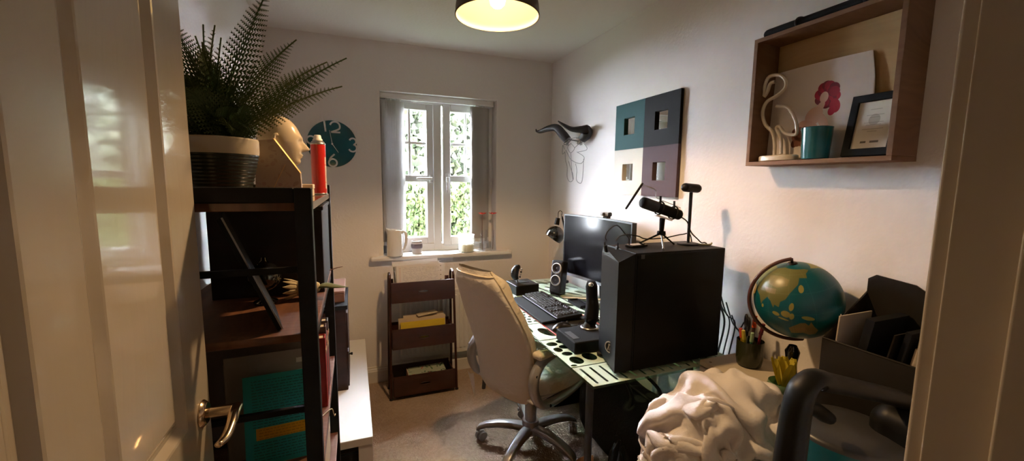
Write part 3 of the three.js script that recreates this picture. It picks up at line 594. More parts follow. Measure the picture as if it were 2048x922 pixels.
// ---------------------------------------------------------------- white bench, dark chest
{
  const b = thing('low_bench', 'long low white bench along the left wall beyond the bookcase', 'bench', [-0.22, 0, 2.36]);
  part(b, 'top', [B(0.535, 0.035, 1.19, 0, 0.3435, 0, 0.003)], M.white);
  for (const z of [-0.575, 0.575]) part(b, 'side_panel', [B(0.06, 0.326, 0.035, 0.237, 0.163, z, 0.002), B(0.06, 0.326, 0.035, -0.237, 0.163, z, 0.002)].slice(0, 1), M.white);
  for (const z of [-0.575, 0.575]) part(b, 'side_panel', [B(0.06, 0.326, 0.035, -0.237, 0.163, z, 0.002)], M.white);
  part(b, 'back_rail', [B(0.018, 0.08, 1.11, -0.235, 0.285, 0)], M.white);
}
{
  const t = thing('document_case', 'black storage case standing under the near end of the white bench', 'case', [-0.2, 0, 1.98], 0);
  part(t, 'body', [B(0.44, 0.27, 0.32, 0, 0.135, 0, 0.012)], M.blackPlastic);
  part(t, 'lid', [B(0.45, 0.03, 0.33, 0, 0.285, 0, 0.01)], M.blackPlastic);
  part(t, 'handle', [T([[-0.06, 0.2, 0.16], [-0.05, 0.2, 0.18], [0.05, 0.2, 0.18], [0.06, 0.2, 0.16]], 0.006, 24)], M.blackPlastic);
}
{
  const t = thing('wooden_chest', 'dark brown wooden chest with a black knob standing on the white bench', 'chest', [-0.265, 0.361, 2.42]);
  const w = 0.42, h = 0.44, l = 0.38;
  part(t, 'body', [B(w, h, l, 0, h / 2, 0, 0.004)], M.chest);
  part(t, 'drawer_front', [B(0.008, 0.19, l - 0.03, w / 2 + 0.003, 0.32, 0, 0.002)], M.chest);
  const df = part(t, 'drawer_front', [B(0.008, 0.19, l - 0.03, w / 2 + 0.003, 0.11, 0, 0.002)], M.chest);
  part(df, 'knob', [at(L([[0, 0.02], [0.006, 0.0195], [0.008, 0.016], [0.006, 0.01], [0.004, 0.006], [0.004, 0]], 16), w / 2 + 0.007, 0.17, 0.12, 0, 0, -Math.PI / 2)], M.blackPlastic);
  part(t, 'top_board', [B(w + 0.02, 0.022, l + 0.02, 0, h + 0.011, 0, 0.003)], M.blackMatte, { label: 'black lid board' });
  const b = thing('wooden_box', 'small reddish brown box on top of the dark chest', 'box', [-0.2, 0.361 + 0.4625, 2.44]);
  part(b, 'body', [B(0.28, 0.045, 0.3, 0, 0.0225, 0, 0.003)], mat(lin(0.20, 0.10, 0.075), 0.5));
  part(b, 'lid', [B(0.284, 0.014, 0.304, 0, 0.053, 0, 0.003)], mat(lin(0.24, 0.125, 0.095), 0.5));
}
single('twig', 'thin bare twig poking out from the bookcase', 'twig', [taper([[-0.2, 1.1225, -1.62], [-0.14, 1.125, -1.62], [-0.1, 1.128, -1.63], [-0.065, 1.137, -1.64], [-0.045, 1.139, -1.645]], [0.0025, 0.0025, 0.002, 0.0016, 0.001], 6, 20)], mat(lin(0.12, 0.05, 0.03), 0.8));

// ---------------------------------------------------------------- three-tier cart
{
  const t = thing('tiered_cart', 'dark brown three-tier wooden cart standing in front of the radiator', 'cart', [0.42, 0, 2.80]);
  const hw = 0.212;
  for (const s of [-1, 1]) {
    // each side: two leaning legs joined by a rounded top
    const x = (y) => s * (hw + 0.012 * (1 - y / 0.85));
    part(t, 'side_frame', [T([[x(0), 0.0, 0.085], [x(0.3), 0.3, 0.072], [x(0.6), 0.6, 0.058], [x(0.8), 0.80, 0.05], [x(0.84), 0.838, 0.035], [x(0.85), 0.85, 0.0], [x(0.84), 0.838, -0.035], [x(0.8), 0.8, -0.05], [x(0.6), 0.6, -0.058], [x(0.3), 0.3, -0.072], [x(0), 0.0, -0.085]], 0.0085, 90, 10)], M.cartWood);
    for (const z of [-1, 1]) part(t, 'foot', [C(0.011, 0.012, 0.012, x(0), 0.006, z * 0.085, 12)], M.rubber);
  }
  [[0.665, 0.135, 0.098], [0.352, 0.135, 0.112], [0.03, 0.135, 0.128]].forEach(([y, h, dp], i) => {
    const tray = new THREE.Group(); tray.name = 'tray'; tray.position.set(0, y, 0); t.add(tray);
    const w = 2 * hw - 0.012;
    part(tray, 'tray_base', [B(w, 0.008, dp * 2 * 0.8, 0, 0.004, 0, 0.001)], M.cartWood);
    part(tray, 'tray_back', [B(w, h * 0.95, 0.009, 0, h * 0.475, -dp * 0.8, 0.001)], M.cartWood);
    part(tray, 'tray_end', [B(0.009, h * 0.8, dp * 1.6, -w / 2, h * 0.4, 0, 0.001)], M.cartWood);
    part(tray, 'tray_end', [B(0.009, h * 0.8, dp * 1.6, w / 2, h * 0.4, 0, 0.001)], M.cartWood);
    const sh = poly([[-w / 2, 0], [w / 2, 0], [w / 2, h], [-w / 2, h]]);
    const hole = new THREE.Path(); hole.absellipse(0, h * 0.5, 0.034, 0.0075, 0, Math.PI * 2); sh.holes.push(hole);
    part(tray, 'tray_front', [EX(sh, 0.009, 0.0006, 16).translate(0, 0, dp * 0.8)], M.cartWood);
    part(tray, 'handle_rim', [T(arcPts(0, h * 0.5, 0.036, 0.0095, dp * 0.8 + 0.01), 0.0018, 40, 6, true)], M.cartWood);
  });
}
function arcPts(cx, cy, rx, ry, z, n = 16) { return [...Array(n).keys()].map((i) => { const a = i / n * 6.283; return [cx + Math.cos(a) * rx, cy + Math.sin(a) * ry, z]; }); }
{ // sheaf of music sheets in the top tray
  const sheet = print(512, 512, (g, w, h) => { g.fillStyle = '#ecebf2'; g.fillRect(0, 0, w, h); g.fillStyle = 'rgba(110,105,140,0.45)'; let s = 5; const q = () => { s = (s * 16807) % 2147483647; return s / 2147483647; };
    for (let y = 40; y < h - 20; y += 15) { let x = 70; while (x < w - 60) { const l = 6 + q() * 26; if (q() > 0.25) g.fillRect(x, y, l, 3.5); x += l + 7; } }
    g.fillStyle = 'rgba(190,80,90,0.5)'; for (let y = 50; y < h; y += 22) g.fillRect(30, y, 18, 5);
    g.fillStyle = '#444'; for (let y = 40; y < h; y += 70) { g.beginPath(); g.arc(w - 22, y, 6, 0, 7); g.fill(); } });
  const texd = mat(0xffffff, 0.85, { map: sheet });
  const spec = [[0.31, 0.225, 0.05, -7, 0.5, 'front printed sheet with punched holes in the top cart tray'], [0.30, 0.235, 0.032, -7, -1.2, 'white sheet just behind the punched page in the cart'], [0.32, 0.225, 0.014, -7, 2, 'white sheet in the middle of the paper sheaf in the cart'], [0.31, 0.245, -0.004, -7, -2.5, 'tallest sheet at the back left of the cart papers'], [0.29, 0.215, -0.022, -7, 3.0, 'rearmost sheet of the paper sheaf in the cart']];
  spec.forEach(([w, h, z, lean, roll, label], i) => {
    const rows = [...Array(9).keys()].map((k) => [...Array(9).keys()].map((j) => { const u = j / 8 - 0.5, v = k / 8; return V(u * w, v * h, 0.006 * Math.sin(u * 5 + 1) * v + 0.004 * v * v); }));
    const g = loft(rows, false), uv = []; for (let k = 0; k < 9; k++) for (let j = 0; j < 9; j++) uv.push(j / 8, k / 8);
    g.setAttribute('uv', new THREE.Float32BufferAttribute(uv, 2));
    const back = g.clone().translate(0, 0, -0.006);
    const m = single('paper_sheet', label, 'paper', [g, back], i === 0 ? texd : M.paper, { keep: true, group: 'papers in the top tray of the cart' });
    m.material.side = THREE.DoubleSide;
    m.position.set(0.405 + [0, -0.006, 0.012, -0.01, 0.02][i], 0.682, -2.80 + z); m.rotation.set(rad(lean), 0, rad(-roll));
  });
}
{ // folders in the middle tray
  const y0 = 0.3622;
  const box = (name, label, cat, mm, w, h, l, z, lean, x = 0) => { const t = thing(name, label, cat, [0.42 + x, y0, 2.80 - z], rad(2)); part(t, 'cover', [at(B(w, h, 0.003, 0, h / 2, l / 2), 0, 0, 0, rad(lean)), ], mm); part(t, 'cover', [at(B(w, h, 0.003, 0, h / 2, -l / 2), 0, 0, 0, rad(lean))], mm); part(t, 'pages', [at(B(w - 0.01, h - 0.006, l - 0.003, 0, h / 2 - 0.002, 0), 0, 0, 0, rad(lean))], M.oldPaper); };
  box('folder', 'bright yellow folder in the middle tray of the cart', 'folder', mat(lin(0.72, 0.52, 0.03), 0.6), 0.30, 0.155, 0.012, 0.055, -3);
  box('folder', 'buff card folder behind the yellow one in the cart', 'folder', mat(lin(0.62, 0.50, 0.36), 0.8), 0.32, 0.172, 0.02, 0.02, -3);
  box('folder', 'pale cream folder at the back of the middle cart tray', 'folder', mat(lin(0.70, 0.60, 0.46), 0.8), 0.28, 0.182, 0.016, -0.02, -2, 0.015);
  const p = thing('envelope', 'cream envelope lying on top of the folders in the cart', 'envelope', [0.455, y0 + 0.1855, 2.805], rad(10));
  part(p, 'pocket', [at(B(0.14, 0.006, 0.06, 0, 0.003, 0, 0.002), 0, 0, 0, 0, 0, rad(4))], M.oldPaper);
  part(p, 'flap', [at(EX(poly([[-0.068, 0], [0.068, 0], [0, 0.03]]), 0.001), 0, 0.007, 0.0, -Math.PI / 2, 0, 0)], M.oldPaper);
}
{ // patterned book and card in the bottom tray
  const leafy = print(512, 512, (g, w, h) => { g.fillStyle = '#a9b3a0'; g.fillRect(0, 0, w, h); let s = 9; const q = () => { s = (s * 16807) % 2147483647; return s / 2147483647; };
    for (let i = 0; i < 90; i++) { g.save(); g.translate(q() * w, q() * h); g.rotate(q() * 6.28); g.fillStyle = ['#3f5a44', '#5d7a5c', '#86a184', '#2d4034', '#b5534e'][Math.floor(q() * 4.4)]; g.beginPath(); g.ellipse(0, 0, 12 + q() * 34, 4 + q() * 9, 0, 0, 7); g.fill(); g.restore(); } });
  leafy.wrapS = leafy.wrapT = THREE.RepeatWrapping; leafy.repeat.set(4, 4);
  const t = thing('patterned_album', 'thick album with a leafy green cover tilted in the bottom tray of the cart', 'album', [0.45, 0.0395, 2.803], rad(3));
  const tilt = rad(11);
  part(t, 'pages', [at(B(0.25, 0.04, 0.145, 0, 0.055, 0), 0, 0.012, 0, tilt, 0, 0)], M.oldPaper);
  part(t, 'cover', [at(B(0.262, 0.006, 0.155, 0, 0.078, 0, 0.002), 0, 0.012, 0, tilt, 0, 0)], mat(0xffffff, 0.6, { map: leafy }));
  part(t, 'cover', [at(B(0.262, 0.006, 0.155, 0, 0.032, 0, 0.002), 0, 0.012, 0, tilt, 0, 0)], mat(0xffffff, 0.6, { map: leafy }));
  part(t, 'spine', [at(B(0.006, 0.052, 0.155, -0.131, 0.055, 0, 0.002), 0, 0.012, 0, tilt, 0, 0)], mat(lin(0.62, 0.35, 0.30), 0.6), { label: 'pink patterned spine' });
  const c = thing('greeting_card', 'olive green card lying in the bottom tray of the cart', 'card', [0.27, 0.0395, 2.8]);
  part(c, 'leaf', [B(0.1, 0.004, 0.15, 0, 0.002, 0)], mat(lin(0.22, 0.24, 0.09), 0.7));
  part(c, 'leaf', [at(B(0.1, 0.002, 0.15, 0.05, 0, 0), -0.05, 0.0045, 0, 0, 0, rad(8))], mat(lin(0.25, 0.27, 0.11), 0.7));
}
// ---------------------------------------------------------------- on the window sill
const SY = OY0 + 0.0045;
{
  const t = thing('jug', 'plain white ceramic jug at the left end of the window sill', 'jug', [0.266, SY, 2.992], rad(-20));
  part(t, 'body', L([[0, 0.0], [0.054, 0.0], [0.056, 0.004], [0.055, 0.06], [0.052, 0.14], [0.05, 0.178], [0.052, 0.186], [0.0505, 0.187], [0.047, 0.178], [0.049, 0.14], [0.05, 0.02], [0, 0.012]], 48), M.ceramic, { keep: true });
  part(t, 'handle', [taper([[0.048, 0.165, 0], [0.07, 0.172, 0], [0.082, 0.15, 0], [0.08, 0.10, 0], [0.068, 0.055, 0], [0.052, 0.045, 0]], [0.006, 0.008, 0.008, 0.007, 0.007, 0.006], 10, 30, 1.3)], M.ceramic);
  part(t, 'spout', [at(new THREE.ConeGeometry(0.022, 0.05, 20, 1, true), -0.046, 0.166, 0, Math.PI, 0, rad(18))], M.ceramic);
}
{
  const t = thing('candle_jar', 'small jar candle with a dark band on the window sill', 'candle', [0.428, SY, 3.05]);
  part(t, 'jar', L([[0, 0], [0.03, 0], [0.034, 0.004], [0.036, 0.025], [0.04, 0.045], [0.041, 0.06], [0.039, 0.074], [0.035, 0.083], [0.036, 0.09], [0.034, 0.09], [0.032, 0.083], [0.03, 0.01], [0, 0.008]], 36), phys(lin(0.62, 0.58, 0.56), 0.25), { keep: true });
  part(t, 'band', L([[0.0395, 0.04], [0.0415, 0.045], [0.0422, 0.06], [0.0405, 0.072]], 36), phys(lin(0.10, 0.07, 0.08), 0.3), { keep: true });
  part(t, 'lid_ring', L([[0.0355, 0.084], [0.038, 0.086], [0.038, 0.091], [0.0355, 0.092]], 36), mat(lin(0.16, 0.12, 0.09), 0.5), { keep: true });
  part(t, 'wax', [C(0.032, 0.031, 0.06, 0, 0.04, 0, 24)], M.oldPaper);
}
{
  const frosted = phys(lin(0.93, 0.95, 0.93), 0.35, { transmission: 0.75, thickness: 0, side: THREE.DoubleSide });
  const t = thing('candle_jar', 'large frosted glass jar with a cream candle on the window sill', 'candle', [0.795, SY, 3.01]);
  part(t, 'jar', L([[0, 0.003], [0.055, 0.003], [0.06, 0.008], [0.061, 0.1], [0.057, 0.115], [0.057, 0.13], [0.06, 0.132]], 40), frosted, { keep: true });
  part(t, 'candle', [C(0.052, 0.053, 0.062, 0, 0.037, 0, 32)], mat(lin(0.74, 0.66, 0.40), 0.6));
  part(t, 'foot', L([[0, 0.0], [0.062, 0.0], [0.064, 0.003], [0.06, 0.006]], 40), M.glass, { keep: true });
}
{
  const vaseGlass = phys(lin(0.97, 0.98, 1.0), 0.03, { transmission: 1, thickness: 0, ior: 1.5, side: THREE.DoubleSide }), petal = mat(lin(0.72, 0.06, 0.03), 0.6, { side: THREE.DoubleSide });
  const spots = [[0.915, 3.0, 'nearest glass bud vase with a red flower, beside the cream candle', 0.285], [0.965, 3.05, 'empty glass bud vase between the two red flowers', 0], [1.004, 2.996, 'glass bud vase with a red flower by the window reveal', 0.285]];
  for (const [x, d, label, flower] of spots) {
    const t = thing('bud_vase', label, 'vase', [x, SY, d], 0, 'glass bud vases on the window sill');
    part(t, 'vase', L([[0, 0.002], [0.028, 0.001], [0.030, 0.006], [0.02, 0.06], [0.011, 0.12], [0.009, 0.155], [0.0105, 0.16], [0.0085, 0.16], [0.0075, 0.15], [0.0095, 0.12], [0.0185, 0.06], [0.027, 0.01], [0, 0.008]], 28), vaseGlass, { keep: true });
    if (!flower) continue;
    const f = thing('gerbera', x < 0.95 ? 'red flower in the vase nearest the cream candle' : 'red flower in the vase by the window reveal', 'flower', [x, SY, d], x < 0.95 ? 0.3 : 2);
    part(f, 'stem', [T([[0.004, 0.01, 0], [0.001, 0.12, 0.001], [0.002, 0.2, 0], [0.004, flower - 0.004, 0]], 0.0018, 24, 6)], mat(lin(0.16, 0.06, 0.04), 0.7));
    for (let i = 0; i < 14; i++) { const a = i / 14 * 6.283, q = 0.034; part(f, 'petal', [at(taper([[0, 0, 0], [q * 0.5, 0.003, 0], [q, 0.01 + 0.003 * (i % 2), 0]], [0.003, 0.0085, 0.002], 6, 8, 0.18), 0.004, flower, 0, 0, a, 0)], petal); }
    part(f, 'centre', [at(SP(0.009, 0, 0, 0, 14, 8).scale(1, 0.5, 1), 0.004, flower + 0.003, 0)], mat(lin(0.25, 0.02, 0.01), 0.7));
  }
}

// ================================================================ DESK AND CHAIR
const DX0 = 0.776, DX1 = 1.462, DD0 = 1.186, DD1 = 2.76, DY = 0.74;    // glass top of the desk
{
  const desk = thing('desk', 'glass topped desk with a pale mint cut-out pattern along the right wall', 'desk', [(DX0 + DX1) / 2, 0, (DD0 + DD1) / 2]);
  const w = DX1 - DX0, l = DD1 - DD0, cx = (DX0 + DX1) / 2, cd = (DD0 + DD1) / 2;
  part(desk, 'glass_top', [B(w, 0.008, l, 0, DY - 0.0055, 0, 0.002)], M.deskGlass);
  // mint print: drawn in plan (x across, y into the room) and cut with holes
  const flat = (s, t = 0.0008) => at(EX(s, t, 0, 20), -cx, DY - 0.0014, cd, -Math.PI / 2, 0, 0);
  const ell = (x, d, rx, rd, rot = 0) => { const p = new THREE.Path(); p.absellipse(x, d, rx, rd, 0, Math.PI * 2, false, rot); return p; };
  const slot = (x, d0, d1, r) => { const p = new THREE.Path(); p.moveTo(x - r, d0); p.lineTo(x - r, d1); p.absarc(x, d1, r, Math.PI, 0, true); p.lineTo(x + r, d0); p.absarc(x, d0, r, 0, Math.PI, true); return p; };
  // comb of long slots at the near end
  const comb = poly([[DX0 + 0.004, DD0 + 0.004], [DX1 - 0.004, DD0 + 0.004], [DX1 - 0.004, 1.345], [DX0 + 0.004, 1.345]]);
  for (let i = 0; i < 15; i++) comb.holes.push(slot(DX0 + 0.032 + i * 0.043, DD0 + 0.024, 1.325, 0.0055));
  part(desk, 'slotted_pattern', [flat(comb)], M.mint);
  // bubbles
  const bub = poly([[DX0 + 0.004, 1.352], [DX1 - 0.004, 1.352], [DX1 - 0.004, 1.64], [DX0 + 0.004, 1.64]]);
  const holes = [[0.835, 1.405, 0.028, 0.036], [0.80, 1.365, 0.014, 0.008], [0.905, 1.42, 0.03, 0.038], [0.83, 1.475, 0.024, 0.02], [0.875, 1.49, 0.012, 0.014], [0.812, 1.525, 0.02, 0.024], [0.853, 1.545, 0.024, 0.022], [0.895, 1.54, 0.016, 0.02], [0.815, 1.59, 0.026, 0.022], [0.862, 1.605, 0.018, 0.018], [0.905, 1.595, 0.018, 0.022], [0.95, 1.49, 0.03, 0.03], [0.96, 1.40, 0.02, 0.022], [0.955, 1.57, 0.025, 0.028], [1.0, 1.44, 0.02, 0.026], [1.01, 1.53, 0.03, 0.04]];
  for (const [x, d, rx, rd] of holes) bub.holes.push(ell(x, d, rx, rd));
  for (let i = 0; i < 12; i++) bub.holes.push(ell(1.08 + (i % 6) * 0.065, 1.43 + Math.floor(i / 6) * 0.12, 0.022 + 0.004 * (i % 3), 0.03));
  part(desk, 'bubble_pattern', [flat(bub)], M.mint);
  // sweeping bow
  const bow = poly([[DX0 + 0.004, 1.647], [DX1 - 0.004, 1.647], [DX1 - 0.004, 1.86], [DX0 + 0.004, 1.86]]);
  bow.holes.push(ell(0.862, 1.735, 0.032, 0.062, 0.3), ell(0.795, 1.80, 0.008, 0.045), ell(0.935, 1.76, 0.03, 0.075), ell(1.01, 1.75, 0.03, 0.08, -0.2), ell(1.09, 1.75, 0.03, 0.085), ell(1.18, 1.75, 0.04, 0.085), ell(1.28, 1.75, 0.04, 0.085), ell(1.38, 1.75, 0.04, 0.085));
  part(desk, 'bow_pattern', [flat(bow)], M.mint);
  // lattice
  const lat = poly([[DX0 + 0.004, 1.867], [DX1 - 0.004, 1.867], [DX1 - 0.004, 2.22], [DX0 + 0.004, 2.22]]);
  for (let i = 0; i < 4; i++) for (let j = 0; j < 8; j++) lat.holes.push(ell(0.805 + i * 0.036 + (j % 2) * 0.012, 1.9 + j * 0.038, 0.013, 0.012));
  for (let i = 0; i < 7; i++) lat.holes.push(ell(1.17 + (i % 4) * 0.072, 1.96 + Math.floor(i / 4) * 0.16, 0.022, 0.06, 0.5));
  part(desk, 'lattice_pattern', [flat(lat)], M.mint);
  // leaf shapes at the far end
  const lf = poly([[DX0 + 0.004, 2.227], [DX1 - 0.004, 2.227], [DX1 - 0.004, DD1 - 0.004], [DX0 + 0.004, DD1 - 0.004]]);
  for (let i = 0; i < 9; i++) for (let j = 0; j < 3; j++) lf.holes.push(ell(0.83 + i * 0.072, 2.31 + j * 0.17, 0.011 + 0.004 * ((i + j) % 3), 0.066, 0.55 - 0.1 * j));
  part(desk, 'leaf_pattern', [flat(lf)], M.mint);
  for (const x of [-1, 1]) for (const z of [-1, 1]) part(desk, 'leg', [rod(V(x * (w / 2 - 0.05) , 0, z * (l / 2 - 0.10)), V(x * (w / 2 - 0.09), DY - 0.03, z * (l / 2 - 0.16)), 0.013, 0.016, 14)], M.darkGrey);
  part(desk, 'frame', [B(0.03, 0.018, l - 0.3, -(w / 2 - 0.09), DY - 0.0215, 0, 0.003), B(0.03, 0.018, l - 0.3, w / 2 - 0.09, DY - 0.0215, 0, 0.003), B(w - 0.18, 0.018, 0.03, 0, DY - 0.0215, l / 2 - 0.16, 0.003), B(w - 0.18, 0.018, 0.03, 0, DY - 0.0215, -(l / 2 - 0.16), 0.003)], M.darkGrey);
}
const TY = DY + 0.0002;                                         // top of the print
// ---------------------------------------------------------------- mat, keyboard, mouse
{
  const t = thing('desk_mat', 'black desk mat with a red edge under the keyboard', 'mat', [1.02, TY, 1.985]);
  part(t, 'mat', [B(0.272, 0.003, 0.70, 0, 0.0015, 0, 0.001)], M.rubber);
  part(t, 'red_edge', [B(0.005, 0.0036, 0.71, -0.1385, 0.0018, 0, 0.001)], M.red);
  part(t, 'red_edge', [B(0.005, 0.0036, 0.71, 0.1385, 0.0018, 0, 0.001)], M.red);
  part(t, 'red_edge', [B(0.282, 0.0036, 0.005, 0, 0.0018, 0.3525, 0.001)], M.red);
  part(t, 'red_edge', [B(0.282, 0.0036, 0.005, 0, 0.0018, -0.3525, 0.001)], M.red);
}
{
  const t = thing('keyboard', 'black full-size gaming keyboard with a wrist rest', 'keyboard', [1.035, TY + 0.0105, 2.055], 0);
  const tilt = rad(-4);                                           // the back, near the wall, is higher
  const top = new THREE.Group(); top.name = 'deck'; top.rotation.z = -tilt; t.add(top);
  part(t, 'wrist_rest', [at(B(0.082, 0.014, 0.47, -0.118, 0.009, 0, 0.006, 3), 0, 0, 0, 0, 0, rad(3))], M.blackMatte);
  part(top, 'case', [B(0.15, 0.018, 0.47, 0.0, 0.0145, 0, 0.004)], M.blackPlastic);
  const keyG = shared([loft([[0.0082, 0], [0.0078, 0.004], [0.0062, 0.0085], [0.006, 0.009], [0, 0.009]].map(([r, y]) => [V(-r, y, -r), V(r, y, -r), V(r, y, r), V(-r, y, r)]))]);
  const keyMat = phys(lin(0.022, 0.022, 0.024), 0.5);
  for (let row = 0; row < 6; row++) for (let k = 0; k < 23; k++) {
    if (row === 0 && (k === 1 || k === 6 || k === 11)) continue;
    if ((k === 15 || k === 19) || (row === 5 && k > 3 && k < 9) || (row === 1 && k > 15 && k < 19)) continue;
    part(top, 'key', keyG, keyMat, { pos: [-0.052 + (5 - row) * 0.0192 + (row === 0 ? 0.006 : 0), 0.0237, -0.2175 + k * 0.0192] });
  }
  part(top, 'space_bar', [at(loft([[0.0082, 0], [0.0072, 0.006], [0.0062, 0.009], [0, 0.009]].map(([r, y]) => [V(-r, y, -r - 0.038), V(r, y, -r - 0.038), V(r, y, r + 0.038), V(-r, y, r + 0.038)])), -0.052, 0.0237, -0.1)], keyMat);
  part(top, 'volume_roller', [at(C(0.006, 0.006, 0.03, 0, 0, 0, 20), 0.064, 0.025, 0.19, Math.PI / 2)], M.darkGrey);
}
{
  const t = thing('mouse', 'black computer mouse on the desk mat beside the keyboard', 'mouse', [0.945, TY + 0.004, 1.735], rad(12));
  const rows = []; for (let i = 0; i <= 18; i++) { const u = i / 18, hw = 0.031 * Math.sqrt(Math.max(0.0004, 1 - Math.pow(2 * u - 1, 4))) * (1 - 0.12 * Math.sin(u * Math.PI)), hh = 0.036 * Math.pow(Math.sin(Math.PI * Math.min(0.985, 0.06 + u * 0.93)), 0.7); rows.push([...Array(17).keys()].map((j) => { const a = j / 16 * Math.PI; return V(-0.06 + u * 0.12, hh * Math.sin(a), Math.cos(a) * hw); })); }
  part(t, 'shell', [loft(rows, false)], phys(lin(0.012, 0.012, 0.013), 0.28, { side: THREE.DoubleSide }));
  part(t, 'scroll_wheel', [at(C(0.008, 0.008, 0.006, 0, 0, 0, 18), 0.03, 0.028, 0, Math.PI / 2)], M.darkGrey);
  part(t, 'cable', [T([[0.058, 0.006, 0], [0.09, 0.006, 0.01], [0.13, 0.006, -0.02], [0.19, 0.004, -0.01], [0.26, 0.003, -0.06]], 0.002, 40, 6)], M.rubber);
}
// ---------------------------------------------------------------- joystick (near) and throttle (far)
{
  const t = thing('joystick', 'black flight joystick in front of the computer tower', 'joystick', [0.945, TY + 0.0005, 1.54], rad(-2));
  part(t, 'base', [B(0.18, 0.05, 0.185, 0, 0.027, 0, 0.006)], M.blackMatte);
  for (const x of [-1, 1]) for (const z of [-1, 1]) part(t, 'foot', [C(0.008, 0.008, 0.003, x * 0.07, 0.0015, z * 0.07, 12)], M.rubber);
  part(t, 'label_plate', [B(0.03, 0.002, 0.09, -0.062, 0.0527, 0.01)], M.darkGrey);
  part(t, 'gimbal_ring', [at(new THREE.TorusGeometry(0.036, 0.006, 10, 40), 0.06, 0.055, -0.05, Math.PI / 2)], M.steel, { label: 'metal ring at the foot of the stick' });
  part(t, 'boot', L([[0.034, 0.052], [0.03, 0.062], [0.026, 0.064], [0.026, 0.072], [0.02, 0.075], [0.018, 0.09]], 24).translate(0.06, 0, -0.05), M.rubber, { keep: true });
  part(t, 'grip', [at(taper([[0, 0.06, 0], [0, 0.1, 0], [0.004, 0.15, 0], [0.0, 0.20, 0], [-0.004, 0.25, 0], [-0.006, 0.275, 0]], [0.018, 0.034, 0.031, 0.026, 0.027, 0.018], 16, 30), 0.068, 0, -0.05), at(B(0.055, 0.014, 0.06, 0, 0, 0, 0.006), 0.068, 0.095, -0.05)], M.blackMatte);
  part(t, 'thumb_button', [at(SP(0.012, 0, 0, 0, 16, 10), 0.052, 0.262, -0.035)], M.chrome, { label: 'bright metal thumb button' });
}
{
  const t = thing('throttle', 'black flight throttle with a grip at the far corner of the desk', 'throttle', [1.03, TY + 0.0005, 2.46], rad(3));
  part(t, 'base', [B(0.165, 0.065, 0.17, 0, 0.0325, 0, 0.006)], M.blackPlastic);
  part(t, 'slot', [B(0.09, 0.003, 0.03, 0, 0.066, 0.0)], M.rubber);
  part(t, 'lever', [rod(V(-0.03, 0.06, 0), V(-0.045, 0.10, 0), 0.008)], M.steel);
  part(t, 'grip', [taper([[-0.052, 0.09, 0.02], [-0.06, 0.12, 0.01], [-0.052, 0.15, 0], [-0.035, 0.168, -0.005], [-0.018, 0.166, -0.006]], [0.016, 0.026, 0.026, 0.02, 0.012], 14, 24)], M.blackPlastic);
  for (let i = 0; i < 4; i++) part(t, 'grip_button', [SP(0.007, -0.028 + i * 0.004, 0.108 + i * 0.016, 0.022, 10, 8)], i % 2 ? M.steel : M.blackGloss);
}
// ---------------------------------------------------------------- speaker, monitor, webcam, desk lamp
{
  const t = thing('speaker', 'slim black desktop speaker with two white ringed drivers', 'speaker', [1.215, TY + 0.0005, 2.325], rad(-58));
  const lean = new THREE.Group(); lean.name = 'cabinet'; lean.rotation.x = rad(-9); lean.position.y = 0.008; t.add(lean);
  part(lean, 'case', [B(0.085, 0.215, 0.075, 0, 0.1075, -0.01, 0.012, 3)], phys(lin(0.014, 0.013, 0.016), 0.35));
  for (const y of [0.085, 0.163]) {
    part(lean, 'driver_ring', [at(new THREE.TorusGeometry(0.0315, 0.004, 10, 44), 0, y, 0.0285)], mat(lin(0.78, 0.78, 0.78), 0.4), { label: 'white ring' });
    part(lean, 'driver_cone', [at(L([[0.030, 0.004], [0.022, -0.004], [0.012, -0.008], [0.0115, -0.006], [0, -0.001]], 32), 0, y, 0.031, Math.PI / 2)], M.darkGrey);
  }
  part(lean, 'badge', [B(0.016, 0.004, 0.001, 0, 0.03, 0.0278)], M.darkGrey);
  part(t, 'stand', [B(0.07, 0.008, 0.08, 0, 0.004, -0.02, 0.003)], M.blackPlastic);
}
